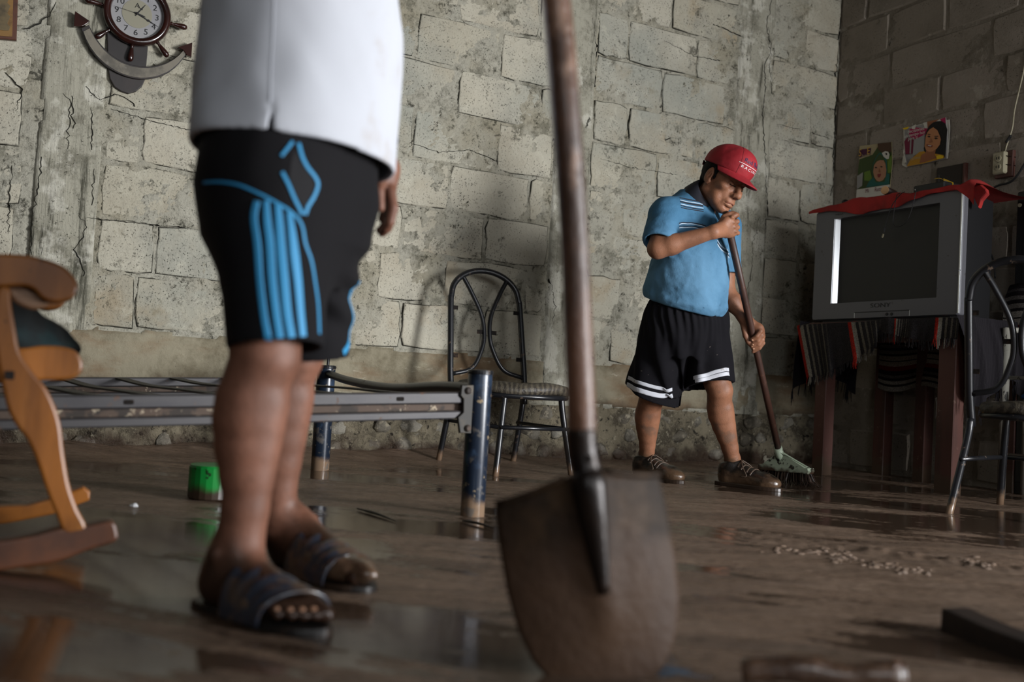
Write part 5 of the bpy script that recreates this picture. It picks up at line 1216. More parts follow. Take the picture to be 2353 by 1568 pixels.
    part(t, 'glass', *disc(.1055, .054), MGLASS)
    q = dr(425, 62); a0 = math.atan2(q[1], q[0])
    for k in range(8):
        a = a0+k*math.pi/4; u = D*math.cos(a)+UP*math.sin(a)
        part(t, 'spoke_handle', *lathe([(.006, 0), (.009, .004), (.006, .010), (.0085, .022), (.0125, .045), (.0135, .060), (.010, .070), (.004, .074)], B(.139*math.cos(a), .139*math.sin(a), .035), u, 12), MWHEEL, smooth=True)
    # framed picture cut by the left edge
    t = root('picture_frame', BP(20, 60, 0), 'small wood-framed picture at the top left corner', 'picture')
    g = [BP(x, y, .015) for x, y in ((-70, -30), (-70, 84), (38, 94), (42, -22))]; o = .02
    MFR = M('reddish_frame_wood', '4f2a17', .5, layers=(dict(scale=12, lo=.45, hi=.65, col='2e170d', amt=.7),)); MGO = M('ochre_mount', '7a5a2c', .7, layers=(dict(scale=20, lo=.5, hi=.65, col='4a3518', amt=.6),)); MPI = M('dark_picture', '3c3220', .6, layers=(dict(scale=9, lo=.45, hi=.6, col='6a5a3a', amt=.7),))
    part(t, 'frame', *slab(g, N, .024, .004), MFR)
    g2 = [BP(x, y, .029) for x, y in ((-70, -30), (-70, 76), (28, 85), (31, -26))]; part(t, 'mount', *slab(g2, N, .004, .001), MGO)
    sc = [(-60, -30), (-60, 62), (10, 70)]+[(20+4*math.sin(k*2.1), 70-k*8) for k in range(13)]; part(t, 'picture', *slab([BP(x, y, .033) for x, y in sc], N, .003, .0006), MPI)
    o = mesh('nail', *tube([BP(1527, 323, -.005), BP(1541, 317, .045)], .0028, 6), MIRON); tag(o, 'bent dark nail sticking out of the block wall', 'nail')
build_clock()
# ================================================================ PEOPLE
def skin_mat(name, c, c2, mud=None):
    L = [dict(scale=9, lo=.42, hi=.65, col=c2, amt=.7, detail=5), dict(scale=60, lo=.5, hi=.7, col=c2, amt=.35, detail=3)]
    if mud: L += mud
    return M(name, c, .55, spec=.4, layers=L, sss=.03, bump=(('vor', 260, .18, .0015), ('noise', 110, .15, .002)))
MSKIN1 = skin_mat('tanned_skin_muddy_feet', '7d5442', '5f3e2f', [dict(kind='z', scale=9, dist=.20, lo=.05, hi=-.03, col='33241b', amt=.95, rough=.3)])
MSKIN2 = skin_mat('tanned_skin', '8c5f46', '6f4935', [dict(scale=11, lo=.52, hi=.66, col='6a5142', amt=.8, mask=dict(kind='z', scale=3, dist=.3, lo=.62, hi=.25)), dict(kind='z', scale=26, dist=.10, lo=.10, hi=.05, col='54402f', amt=.8, rough=.35)])
MHAIR = M('black_hair', '090807', .75, spec=.15, bump=(('noise', 220, .5, .003),))
MEYEW = M('eye_white', 'b9aa9a', .3); MIRIS = M('dark_iris', '160d09', .15)
MLIP = M('dull_lips', '7e4334', .5)
MNAIL = M('finger_nail', 'b08468', .35)
def BB(f, c, r, pad=.02):
    """evaluate f only inside a ball; outside it a safe lower bound"""
    c = np.asarray(c, float)
    def g(p):
        d = np.linalg.norm(p-c, axis=1)-r; o = np.maximum(d, .004)+pad*0; m = d < pad
        if m.any(): o = o.copy(); o[m] = f(p[m])
        return np.where(m, o, d+.0)
    return g
def ET(o, Mx, zs, a, b, cf=None, cl=None):
    """a trunk of elliptic sections along z: half depth a (forward), half width b (left)"""
    zs = np.asarray(zs, float); cf = cf or [0]*len(zs); cl = cl or [0]*len(zs)
    def sm(z, v):
        return np.interp(z, zs, v)
    def f(p):
        q = (p-o)@Mx; z = q[:, 2]; A_ = sm(z, a); B_ = sm(z, b); x = (q[:, 0]-sm(z, cf))/A_; y = (q[:, 1]-sm(z, cl))/B_
        r = np.sqrt(x*x+y*y)+1e-9; d = (r-1)*np.minimum(A_, B_)
        dz = np.maximum(zs[0]-z, z-zs[-1]); return np.where(dz > 0, np.sqrt(np.maximum(d, 0)**2+np.maximum(dz, 0)**2), np.maximum(d, dz))
    return f
def head_fn(c, Mx, s, closed=True):
    T = lambda *v: c+Mx@(A(*v)*s)
    e = lambda v, r: EL(T(*v), A(*r)*s, Mx)
    k = lambda v, w_, r1, r2: RC(T(*v), T(*w_), r1*s, r2*s)
    f = U(.028*s, e((-.014, 0, .038), (.097, .076, .088)), e((.026, 0, -.03), (.064, .060, .082)), k((-.012, .050, -.058), (.058, .016, -.094), .022, .020), k((-.012, -.050, -.058), (.058, -.016, -.094), .022, .020))
    f = U(.014*s, f, e((.072, 0, -.100), (.020, .023, .017)), e((.052, .044, -.016), (.028, .024, .020)), e((.052, -.044, -.016), (.028, .024, .020)), k((.080, .010, .026), (.064, .044, .024), .0135, .012), k((.080, -.010, .026), (.064, -.044, .024), .0135, .012), e((.074, 0, -.062), (.026, .034, .028)), e((.040, .045, -.068), (.026, .018, .024)), e((.040, -.045, -.068), (.026, .018, .024)))
    for y in (1, -1): f = SUB(f, e((.092, .031*y, .006), (.020, .019, .0115)), .014*s)
    f = U(.010*s, f, k((.086, 0, .014), (.112, 0, -.026), .0085, .0125), e((.112, 0, -.032), (.0135, .0145, .012)), e((.098, .0145, -.036), (.0135, .0085, .0095)), e((.098, -.0145, -.036), (.0135, .0085, .0095)))
    for y in (1, -1):
        f = U(.004*s, f, e((.0735, .031*y, .003), (.0135, .0150, .0118)))          # lidded eye
        f = SUB(f, k((.0895, .021*y, -.001), (.0835, .042*y, -.0015), .0014, .0014), .003*s)   # lid slit
        f = SUB(f, k((.085, .018*y, .014), (.080, .044*y, .0135), .0015, .0015), .005*s)        # lid crease
        f = SUB(f, k((.101, .020*y, -.034), (.078, .040*y, -.070), .0022, .0018), .009*s)      # fold beside the mouth
        f = SUB(f, k((.086, .022*y, -.012), (.070, .042*y, -.022), .0012, .001), .008*s)       # bag below the eye
        f = SUB(f, e((.112, .0075*y, -.0435), (.0055, .0038, .0035)), .003*s)
    for z, w_ in ((.052, .036), (.064, .034)): f = SUB(f, k((.082, -w_, z), (.082, w_, z+.002), .0016, .0016), .008*s)
    f = U(.006*s, f, e((.0925, 0, -.0645), (.0105, .025, .0066)), e((.0895, 0, -.0775), (.0115, .022, .0078)))
    f = SUB(f, k((.103, 0, -.0705), (.086, .028, -.0735), .0016, .0012), .004*s); f = SUB(f, k((.103, 0, -.0705), (.086, -.028, -.0735), .0016, .0012), .004*s)
    f = SUB(f, k((.088, -.014, -.0885), (.088, .014, -.0885), .0022, .0022), .008*s)
    for y in (1, -1):
        ear = e((-.012, .079*y, -.004), (.020, .0085, .033)); ear = U(.004*s, ear, k((.003, .076*y, -.026), (-.004, .077*y, -.034), .0075, .007))
        ear = SUB(ear, e((-.005, .090*y, .002), (.0115, .0115, .020)), .004*s); ear = U(.003*s, ear, k((-.004, .082*y, .010), (-.012, .083*y, -.010), .003, .003)); f = U(.008*s, f, ear)
    return BB(f, c+Mx@A(0, 0, 0), .19*s)
def fingers(specs, k=.004):
    """each finger: points from knuckle to tip, with radii"""
    fs = []
    for pts, r0, r1 in specs:
        n = len(pts)-1; rr = np.linspace(r0, r1, n+1)
        fs.append(U(.003, *[RC(pts[i], pts[i+1], rr[i], rr[i+1]) for i in range(n)]))
    return U(k, *fs)
def foot_fn(heel, F_, s=1., toes=True):
    """bare foot: heel point on its sole, heading F_; length .26 s"""
    F_ = unit(F_); L_ = np.cross(UP, F_); T = lambda x, y, z: heel+(F_*x+L_*y+UP*z)*s
    Mx = np.stack([F_, L_, UP], 1)
    f = U(.03*s, EL(T(.035, 0, .034), A(.036, .031, .034)*s, Mx), RC(T(.055, 0, .075), T(.15, .006, .040), .036*s, .026*s), RC(T(.05, -.006, .028), T(.17, -.022, .022), .026*s, .021*s), RC(T(.08, .012, .03), T(.185, .022, .022), .024*s, .024*s))
    return f, T
def toe_fn(T, s, side):
    sp = [((.185, .026), (.255, .024), .0155), ((.188, .008), (.250, .006), .0105), ((.184, -.007), (.240, -.009), .010), ((.178, -.020), (.228, -.023), .0095), ((.170, -.032), (.212, -.036), .0092)]
    fs = []
    for (x0, y0), (x1, y1), r in sp:
        fs.append(U(.004, RC(T(x0, y0*side, .024), T((x0+x1)/2, (y0+y1)/2*side, .026), r*s, r*s), RC(T((x0+x1)/2, (y0+y1)/2*side, .026), T(x1, y1*side, .014), r*s, r*.9*s)))
    return U(.004, *fs)

def leg_chain(h, k, a, fwd, s):
    q = lambda f: k+(a-k)*f
    c = [(h, .088), (k+(h-k)*.35, .070), (k+(h-k)*.10, .060), (q(.02)+fwd*.004, .0565), (q(.12)-fwd*.006, .054), (q(.24)-fwd*.013, .0575), (q(.34)-fwd*.014, .0575), (q(.48)-fwd*.011, .0515), (q(.62)-fwd*.006, .0435), (q(.78)-fwd*.001, .0365), (q(.92), .0335), (a, .034)]
    return U(.010, *[RC(c[i][0], c[i+1][0], c[i][1]*s, c[i+1][1]*s) for i in range(len(c)-1)])

# ---------------------------------------------------------------- the man in white, standing near the camera
def build_man_white():
    hd = math.radians(-10); Fw = A(math.cos(hd), math.sin(hd), 0); Lf = np.cross(UP, Fw); Mb = np.stack([Fw, Lf, UP], 1)
    na, nk, nh = P(553, 1262, 1.672), P(606, 815, 1.69), P(630, 430, 1.735)
    fa, fk, fh = P(626, 1210, 2.005), P(672, 812, 1.99), P(705, 420, 1.945)
    pel = (nh+fh)/2; base = Z0((na+fa)/2)
    t = root('person', base, 'standing man in white shirt, dark shorts with blue stripes and muddy sandals', 'person')
    nH, nF = G(478, 1374, .014), unit(A(.82, -.57, 0)); fH, fF = G(636, 1290, .016), unit(A(.77, -.64, 0))
    nf, nT = foot_fn(nH, nF, 1.0); ff, fT = foot_fn(fH, fF, 1.04)
    def leg(h, k, a, bk, heelT):
        q = lambda f: k+(a-k)*f
        return U(.016, leg_chain(h, k, a, Fw, 1.), RC(a+UP*.06, heelT(.055, 0, .06), .033, .037), RC(a+UP*.02, heelT(.03, 0, .03), .026, .030), RC(q(.25)+Fw*.020, a+UP*.02+Fw*.004, .032, .027))
    legs = U(.012, U(.03, leg(nh, nk, na, 0, nT), nf), U(.03, leg(fh, fk, fa, 0, fT), ff))
    legs = U(.008, legs, toe_fn(nT, 1.0, 1), toe_fn(fT, 1.04, -1), EL(nT(.055, -.036, .085), (.014, .014, .016)), EL(fT(.055, .036, .085), (.014, .014, .016)), EL(nT(.055, .034, .09), (.014, .014, .016)), EL(nk+Fw*.040, (.022, .026, .03)), EL(fk+Fw*.040, (.022, .026, .03)))
    zt = lambda z: z-pel[2]
    torso = ET(pel, Mb, [zt(.70), zt(.80), zt(.92), zt(1.05), zt(1.2), zt(1.32), zt(1.40)], [.10, .13, .145, .155, .135, .115, .07], [.14, .165, .168, .170, .178, .185, .11], [-.01, 0, .012, .016, .0, -.01, -.01])
    shN, shF = pel-Lf*.185+UP*(1.36-pel[2]), pel+Lf*.185+UP*(1.36-pel[2])
    elN = shN+A(0, -.10, 0)-UP*.26+Fw*.03; wrN = elN+Fw*.20+UP*.13+Lf*.06
    # far arm hangs straight; hand seen in front of the shorts
    wrF = P(877, 352, 2.04); elF = P(856, 160, 2.10)
    neck = pel+UP*(1.44-pel[2])-Fw*.005; hc = pel+UP*(1.605-pel[2])+Fw*.03
    arms = U(.03, RC(shN, elN, .050, .040), RC(elN, wrN, .040, .027), RC(shF, elF, .050, .040), RC(elF, wrF, .038, .0255))
    def hand_down(w_, kn, tip_specs, back):
        return U(.008, U(.02, RC(w_, w_*.5+kn*.5, .024, .028), RC(w_*.55+kn*.45+back*.008, kn, .026, .021), RC(w_*.5+kn*.5-back*.012, kn-back*.016, .022, .016)), fingers(tip_specs))
    kn = P(888, 432, 2.02); d_ = lambda x, y, d: P(x, y, d)
    handF = hand_down(wrF, kn, [([d_(897, 440, 2.00), d_(903, 478, 1.99), d_(896, 512, 1.99), d_(885, 526, 2.00)], .0115, .0088), ([d_(893, 442, 2.02), d_(899, 486, 2.01), d_(891, 524, 2.01), d_(878, 536, 2.02)], .0115, .0088), ([d_(886, 442, 2.045), d_(892, 488, 2.04), d_(884, 520, 2.04), d_(872, 530, 2.04)], .011, .0085), ([d_(880, 440, 2.065), d_(884, 478, 2.065), d_(877, 505, 2.06)], .0098, .0078), ([d_(876, 400, 2.0), d_(871, 440, 1.975), d_(874, 478, 1.97)], .0125, .0095)], unit(d_(905, 430, 2.0)-kn))
    kN = wrN+Fw*.085+UP*.02
    handN = hand_down(wrN, kN, [([kN+Lf*(.024-.016*i)*1, kN+Lf*(.024-.016*i)+Fw*.035-UP*.004, kN+Lf*(.024-.016*i)+Fw*.05-UP*.03, kN+Lf*(.024-.016*i)+Fw*.035-UP*.05], .0105, .008) for i in range(4)]+[([wrN+Fw*.03+Lf*.03, wrN+Fw*.06+Lf*.05-UP*.01, wrN+Fw*.09+Lf*.05-UP*.015], .012, .009)], UP)
    Mh = frame(Fw+A(0, 0, -.12), UP)
    body = U(.03, legs, torso, arms, RC(neck-UP*.06, neck+UP*.08, .058, .054))
    body = U(.006, body, BB(handF, kn, .15), BB(handN, kN, .17)); body = U(.02, body, head_fn(hc, Mh, 1.0))
    V, F = sdf(body, A(-.95, 1.30, -.02), A(.35, 2.35, 1.76), .0052); part(t, 'body', V, F, MSKIN1, smooth=True)
    hair = INT(EL(hc+Mh@A(-.016, 0, .040), (.104, .084, .094), Mh), PLANE(hc+Mh@A(.03, 0, .02), Mh@A(.6, 0, -.8)), .01); V, F = sdf(hair, hc-.16, hc+.17, .006); part(t, 'hair', V, F, MHAIR, smooth=True)
    # toenails seen through the open sandal
    for T, s, sd, n in ((nT, 1., 1, 5), (fT, 1.04, -1, 2)):
        for (x, y, r) in ((.252, .024, .010), (.248, .006, .0065), (.238, -.009, .006), (.226, -.023, .0055), (.21, -.036, .005))[:n]:
            part(t, 'toenail', *lathe([(r*.4*s, .0025), (r*s, .0), (r*.9*s, -.004)], T(x, y*sd, .0235), unit((nF if sd == 1 else fF)*.5+UP*.8), 10), MNAIL, smooth=True)
    # ---- shorts
    MSH = M('dark_charcoal_shorts', '0f0e11', .9, layers=(dict(scale=4, lo=.4, hi=.7, col='0b0a0d', amt=.6),), bump=(('noise', 420, .15, .001),), spec=.25)
    MBL = M('bright_blue_stripe', '2a87b8', .6, bump=(('noise', 400, .2, .001),))
    hemN, hemF = P(632, 800, 1.685), P(706, 820, 1.985)
    uN, uF = unit(nh-hemN), unit(fh-hemF)
    def legt(h, hem, r0, r1): return RC(h+unit(h-hem)*.02, hem+unit(hem-h)*.04, r0, r1)
    pelv = ET(pel, Mb, [zt(.56), zt(.64), zt(.73), zt(.82), zt(.92)], [.10, .145, .160, .158, .150], [.13, .175, .190, .186, .178], [.0, -.004, -.006, .0, .01])
    outer = U(.07, pelv, legt(nh, hemN, .105, .078), legt(fh, hemF, .105, .078))
    def folds(p):
        q = (p-hemF); s1 = q@uF; w1 = np.exp(-((s1-.14)/.09)**2); w2 = np.exp(-((s1-.30)/.12)**2)
        cr = p@(UP*.85+Fw*.45+Lf*.1)
        dr = p@(Fw*.9-UP*.35)
        near = 1/(1+np.exp(-(p@Fw-(pel@Fw)-.0)*30))/(1+np.exp(-((p-pel)@Lf-.01)*45))
        return .0085*w1*near*np.sin(cr*95+2*np.sin(dr*18))+.006*w2*near*np.sin(p@(UP*.6-Fw*.8)*60+1)+.0022*snoise(p, 101, 3, 4.)
    shorts = ADD(outer, folds)
    shorts = INT(shorts, PLANE(hemN, -uN), .003) if False else shorts
    cutN = lambda p: np.where((p-hemN)@uN < 0, -((p-hemN)@uN), -1.); 
    def hems(p):
        dn = np.linalg.norm((p-hemN)-((p-hemN)@uN)[:, None]*uN, axis=1); df = np.linalg.norm((p-hemF)-((p-hemF)@uF)[:, None]*uF, axis=1)
        return np.where(dn < df, -((p-hemN)@uN), -((p-hemF)@uF))
    hollow = lambda p: np.minimum(RC(hemN+uN*.10, hemN-uN*.1, .070, .072)(p), RC(hemF+uF*.10, hemF-uF*.1, .070, .072)(p))
    lgN, lgF = legt(nh, hemN, .105, .078), legt(fh, hemF, .105, .078)
    def sh0(p):
        w_ = folds(p); a = smax(lgN(p)+w_, -((p-hemN)@uN), .003); b = smax(lgF(p)+w_, -((p-hemF)@uF), .003)
        return smin(smin(a, b, .02), pelv(p)+w_, .06)
    shf = lambda p: smax(smax(sh0(p), -hollow(p), .003), p[:, 2]-.865, .01)
    V, F = sdf(shf, A(-.8, 1.35, .36), A(.15, 2.3, .95), .005); sh = part(t, 'shorts', V, F, MSH, smooth=True)
    rh = lambda x, y, d0=1.3, d1=2.3: rayhit(sh0, x, y, d0, d1)
    for pts, wd in (([(590, 462), (584, 500), (592, 560), (598, 640), (606, 720), (617, 779)], [16, 17, 18, 17, 17, 18]), ([(612, 462), (614, 510), (620, 560), (625, 640), (634, 720), (643, 777)], [14, 19, 20, 20, 19, 19]), ([(638, 470), (642, 520), (646, 580), (652, 640), (660, 720), (669, 776)], [16, 20, 22, 22, 21, 20]), ([(663, 488), (670, 540), (676, 590), (683, 650), (690, 720), (695, 774)], [13, 20, 24, 22, 20, 19])):
        part(sh, 'stripe', *ribbon(sh0, [rh(*q) for q in pts], .018, .0014, 8, [w_*1.62/FPX for w_ in wd]), MBL, smooth=True)
    for pts, w_ in (([(470, 420), (510, 419), (550, 426), (592, 444), (634, 466), (665, 486), (690, 515), (700, 560), (712, 600), (722, 650), (730, 700), (732, 768)], 7), ([(672, 326), (658, 345), (646, 360)], 8), ([(685, 330), (693, 360), (705, 385), (722, 408), (728, 425), (720, 450), (706, 475), (700, 494)], 9), ([(648, 396), (662, 425), (674, 455), (686, 480), (694, 494)], 9)):
        part(sh, 'piping', *ribbon(sh0, [rh(*q) for q in pts], w_*1.62/FPX, .0016), MBL, smooth=True)
    pk = [(676, 345), (690, 372), (712, 405), (722, 424), (714, 448), (698, 482), (676, 446), (664, 410), (668, 372)]; c = rh(690, 420)
    V = [snap(sh0, np.array([rh(*q)]), .0010)[0][0] for q in pk]; V.append(snap(sh0, np.array([c]), .0008)[0][0]); n = len(pk)
    part(sh, 'pocket', V, [(k, (k+1) % n, n) for k in range(n)], M('pocket_cloth', '131215', .9), smooth=True)  # pocket patch, dark cloth slightly paler than the shorts
    part(sh, 'piping', *ribbon(sh0, [rh(x, y, 1.6, 2.3) for x, y in ((848, 640), (838, 690), (822, 735), (805, 775), (788, 812))], .013, .0016), MBL, smooth=True)
    # ---- white shirt
    MWH = M('white_cotton_shirt', 'bec1c8', .85, spec=.2, layers=(dict(scale=5, lo=.5, hi=.7, col='b8bac0', amt=.5), dict(scale=6, lo=.62, hi=.72, col='a59a90', amt=.35, detail=6)), bump=(('noise', 520, .12, .0008),))
    so = pel
    shirt = ET(so, Mb, [zt(.74), zt(.82), zt(.90), zt(.98), zt(1.05), zt(1.15), zt(1.27), zt(1.36), zt(1.43)], [.186, .186, .185, .183, .179, .166, .150, .130, .075], [.214, .210, .204, .198, .194, .196, .202, .20, .11], [.002, .002, .004, .006, .006, .002, -.004, -.01, -.012])
    shirt = U(.04, shirt, RC(shN, shN*.35+elN*.65, .078, .072), RC(shF, shF*.4+elF*.6, .074, .068))
    side = P(620, 300, 1.55); sl = rayhit(shirt, 620, 300, 1.2, 1.9)
    hemp = A(*sl); tilt = unit(UP+Fw*.035+Lf*.02)
    def wrk(p): return .0040*snoise(p*A(1, 1, .55), 111, 3, 4.2)+.0035*np.sin(p@(Fw*.9+UP*.55)*34+2*np.sin(p@UP*9))*np.exp(-((p@Fw-(pel@Fw)+.11)/.09)**2)
    s0 = ADD(shirt, wrk)
    s1 = lambda p: smax(s0(p), -((p-hemp)@tilt), .006)
    vr = unit(sl-EYE); slit = lambda p: np.minimum(np.minimum(RC(sl-UP*.02, sl+UP*.055, .005, .0012)(p), RC(sl-UP*.02+vr*.007, sl+UP*.055+vr*.007, .005, .0012)(p)), RC(sl-UP*.02+vr*.014, sl+UP*.055+vr*.014, .005, .0012)(p))
    s2 = lambda p: smax(smax(s1(p), -slit(p), .002), -np.maximum(GROW(s0, -.010)(p), (p[:, 2]-hemp[2]-.10)), .003)
    s3 = lambda p: smax(s2(p), p[:, 2]-1.455, .01)
    V, F = sdf(s3, A(-.85, 1.25, .70), A(.35, 2.5, 1.50), .0055); st = part(t, 'shirt', V, F, MWH, smooth=True)
    part(st, 'side_seam', *ribbon(s0, [rayhit(s0, x, y, 1.2, 1.9) for x, y in ((630, -10), (628, 80), (624, 160), (621, 235))], .003, .0005), MWH, smooth=True)
    # wristband
    part(t, 'wristband', *tube(ring(wrF*.86+elF*.14, unit(np.cross(unit(wrF-elF), A(0, 1, 0))), unit(np.cross(unit(wrF-elF), unit(np.cross(unit(wrF-elF), A(0, 1, 0))))), .030, 20), .009, 8, closed=True), MCAB, smooth=True)
    # ---- sandals: clothing, parts of the man
    MSOLE = M('black_muddy_sole', '14110f', .45, layers=(dict(scale=18, lo=.5, hi=.62, col='3a2b20', amt=.8),)); MSTRAP = M('blue_grey_muddy_strap', '272b36', .32, layers=(dict(scale=16, lo=.45, hi=.6, col='4d3c2f', amt=.85, detail=6), dict(scale=40, lo=.55, hi=.65, col='5b4838', amt=.7)), coat=.4)
    MCLOG = M('wet_mud_clump', '5f4a39', .16, layers=(dict(scale=16, lo=.45, hi=.6, col='44352a', amt=.7),), coat=.5, bump=(('noise', 40, .4, .004),))
    for T, s, sd, Fd, near in ((nT, 1., 1, nF, True), (fT, 1.04, -1, fF, False)):
        Ld = np.cross(UP, Fd)
        sd_ = empty('sandal'); sd_.parent = t; sd_.matrix_parent_inverse = Matrix.Translation(-Vector(base))
        ol = [(-.022, .0), (-.012, .026), (.03, .037), (.08, .035), (.14, .042), (.19, .052), (.235, .048), (.268, .030), (.280, .006), (.268, -.022), (.24, -.042), (.19, -.052), (.14, -.050), (.08, -.038), (.03, -.037), (-.012, -.026)]
        part(sd_, 'sole', *slab(catmull([T(x, y*sd, -.0135) for x, y in ol], 3, True), UP, .027, .005), MSOLE)
        # strap arching over the instep
        V = []; n, m = 22, 24
        for i in range(n+1):
            a = math.pi*i/n; y = .052*math.cos(a)*sd; z = -.004+.078*math.sin(a)**.8
            for j in range(m+1):
                x = .098+(.105+(.018*math.cos(a) if near else 0))*j/m; zz = z-(.030*(j/m))*math.sin(a); rd = .0045*math.sin(2*math.pi*4*j/m)*math.sin(a); V.append(T(x+.01*math.sin(a)*(j/m), y*(1+.06*j/m), zz+rd))
        V2 = [p*1 for p in V]; c = T(.14, 0, .01); V2 = [p+unit(p-c)*.006 for p in V]; L_ = len(V); F = []
        for i in range(n):
            for j in range(m): q = (i*(m+1)+j, i*(m+1)+j+1, (i+1)*(m+1)+j+1, (i+1)*(m+1)+j); F += [q, tuple(L_+x for x in q[::-1])]
            for j in (0, m): q = (i*(m+1)+j, (i+1)*(m+1)+j, L_+(i+1)*(m+1)+j, L_+i*(m+1)+j); F.append(q)
        stp = part(sd_, 'strap', V+V2, F, MSTRAP, smooth=True)
        rim = [V2[i*(m+1)+m] for i in range(n+1)]; part(sd_, 'strap_edge', *tube(rim, .0045, 8), MSTRAP, smooth=True)
        if not near:
            f = U(.02, EL(T(.225, .005, .026), (.040, .034, .024), np.stack([Fd, Ld, UP], 1)), EL(T(.262, -.012, .020), (.034, .022, .018), np.stack([Fd, Ld, UP], 1)), EL(T(.20, -.03, .02), (.045, .022, .022), np.stack([Fd, Ld, UP], 1)))
            g = SUB(lambda p: f(p)+.004*snoise(p, 121, 3, 16.), EL(T(.240, .012, .046), (.018, .012, .010), np.stack([Fd, Ld, UP], 1)), .004); c = T(.22, 0, .02); V, F = sdf(g, c-.12, c+.12, .005); part(t, 'mud_clump', V, F, MCLOG, smooth=True)
build_man_white()

# ---------------------------------------------------------------- the man sweeping
def build_sweeper():
    hd = math.radians(-45); Fw = A(math.cos(hd), math.sin(hd), 0); Lf = np.cross(UP, Fw)
    ra, rk, rhp = P(1485, 1052, 4.62), P(1496, 915, 4.50), P(1540, 742, 4.40)
    la, lk, lhp = P(1684, 1066, 4.50), P(1652, 895, 4.40), P(1614, 742, 4.47)
    pel = (rhp+lhp)/2; base = Z0((ra+la)/2)
    t = root('person', base, 'stooping man in red cap, blue polo shirt and black shorts sweeping mud with a broom', 'person')
    hc = P(1661.6, 418.3, 4.30); S = 1.05
    def rot(y, p, r):
        f = A(math.cos(p)*math.cos(y), math.cos(p)*math.sin(y), math.sin(p)); l = unit(np.cross(UP, f)); u = np.cross(f, l)
        return np.stack([f, l*math.cos(r)+u*math.sin(r), u*math.cos(r)-l*math.sin(r)], 1)
    Mh = rot(math.radians(-55.5), math.radians(-23.5), math.radians(-12.5))
    neck = P(1606, 470, 4.37); chest = P(1585, 560, 4.38)
    shR, elR, wrR = P(1532, 492, 4.27), P(1511, 572, 4.18), P(1640, 533, 4.13)
    shL, elL, wrL = P(1664, 520, 4.55), P(1667, 672, 4.52), P(1707, 727, 4.48)
    bd = unit(BH1-BH0); ax = lambda y: BH0+(BH1-BH0)*((y-503)/537.)
    # ---- body
    def leg(h, k, a, fwd):
        q = lambda f: k+(a-k)*f
        return U(.016, leg_chain(h, k, a, fwd, .97), RC(a+UP*.02, a-UP*.05, .032, .033), RC(q(.25)+fwd*.018, a+fwd*.006, .030, .023), EL(k+fwd*.030+UP*.004, (.026, .028, .034)))
    rF, lF = unit(A(.62, -.78, 0)), unit(A(.74, -.67, 0))
    body = U(.012, leg(rhp, rk, ra, unit(A(.5, -.85, 0))), leg(lhp, lk, la, unit(A(.7, -.7, 0))))
    body = U(.05, body, EL(pel, (.13, .13, .13)), RC(pel, chest, .125, .122), RC(chest, neck-UP*.05, .122, .065), RC(chest+UP*.1, shR, .08, .055), RC(chest+UP*.1, shL, .08, .055))
    body = U(.02, body, RC(neck-UP*.03, hc+Mh@A(-.03, 0, -.055), .060, .056))
    body = U(.03, body, RC(shR, elR, .056, .040), RC(shL, elL, .054, .042))
    fore = U(.02, RC(elR, elR*.75+wrR*.25, .040, .042), RC(elR*.75+wrR*.25, wrR, .042, .027), RC(elL, elL*.6+wrL*.4, .040, .041), RC(elL*.6+wrL*.4, wrL, .041, .026))
    body = U(.02, body, fore)
    # right hand: fist round the shaft, back of the hand to the camera, thumb side up
    tc = unit(-FWD)                                  # towards the camera
    ac = ax(520); sd = unit(np.cross(bd, -tc)); sd = sd if sd@RGT > 0 else -sd
    def Hp(al, r, to): return ac+bd*al+sd*r+tc*to      # along shaft (down +), right, towards camera
    palm = U(.018, RC(wrR, Hp(-.012, -.030, .040), .027, .026), RC(wrR, Hp(.020, -.022, .038), .026, .024), RC(Hp(-.030, -.012, .040), Hp(.030, -.008, .036), .0195, .0175), RC(Hp(-.026, .006, .036), Hp(.034, .008, .032), .016, .014))
    fs = []
    for i, al in enumerate((-.036, -.013, .010, .031)):
        r = (.0112, .0116, .011, .0098)[i]; ex_ = (.040, .034, .031, .027)[i]
        fs.append(([Hp(al, .006, .038), Hp(al-.002+.004*i, ex_, .020), Hp(al+.004, ex_-.004, -.014), Hp(al+.006, .004, -.028), Hp(al+.006, -.018, -.018)], r*1.05, r*.82))
    fs[0] = ([Hp(-.036, .004, .038), Hp(-.042, .034, .026), Hp(-.040, .044, .004), Hp(-.034, .036, -.016), Hp(-.030, .014, -.026)], .0122, .0095)
    fs.append(([Hp(-.030, -.034, .030), Hp(-.050, -.016, .022), Hp(-.056, .008, .020), Hp(-.054, .028, .016)], .0135, .0098))
    handR = U(.006, palm, fingers(fs, .004)); handR = U(.003, handR, *[EL(Hp(al, .010, .050), (.010, .010, .008)) for al in (-.036, -.013, .010, .030)])
    # left hand: palm behind the shaft, fingers wrapping to the front, thumb along the left
    a2 = ax(750); sd2 = sd
    def Hq(al, r, to): return a2+bd*al+sd2*r+tc*to
    palm2 = U(.018, RC(wrL, Hq(-.004, .012, -.030), .025, .025), RC(wrL, Hq(.02, .020, -.024), .024, .022), RC(Hq(-.022, .030, -.014), Hq(.036, .034, -.010), .0185, .016), RC(wrL, Hq(-.008, .034, -.006), .022, .019), RC(Hq(-.018, .036, .004), Hq(.030, .038, .004), .016, .014))
    fs = []
    for i, al in enumerate((-.012, .012, .034, .052)):
        r = (.0115, .0118, .011, .0098)[i]
        fs.append(([Hq(al, .036, .000), Hq(al+.010, .032, .024), Hq(al+.028, .010, .030), Hq(al+.036, -.014-.002*i, .022)], r*1.05, r*.84))
    fs.append(([wrL+bd*.012-sd2*.006, Hq(-.004, -.030, -.010), Hq(.030, -.028, .006), Hq(.054, -.020, .016)], .0145, .0105))
    handL = U(.006, palm2, fingers(fs, .004))
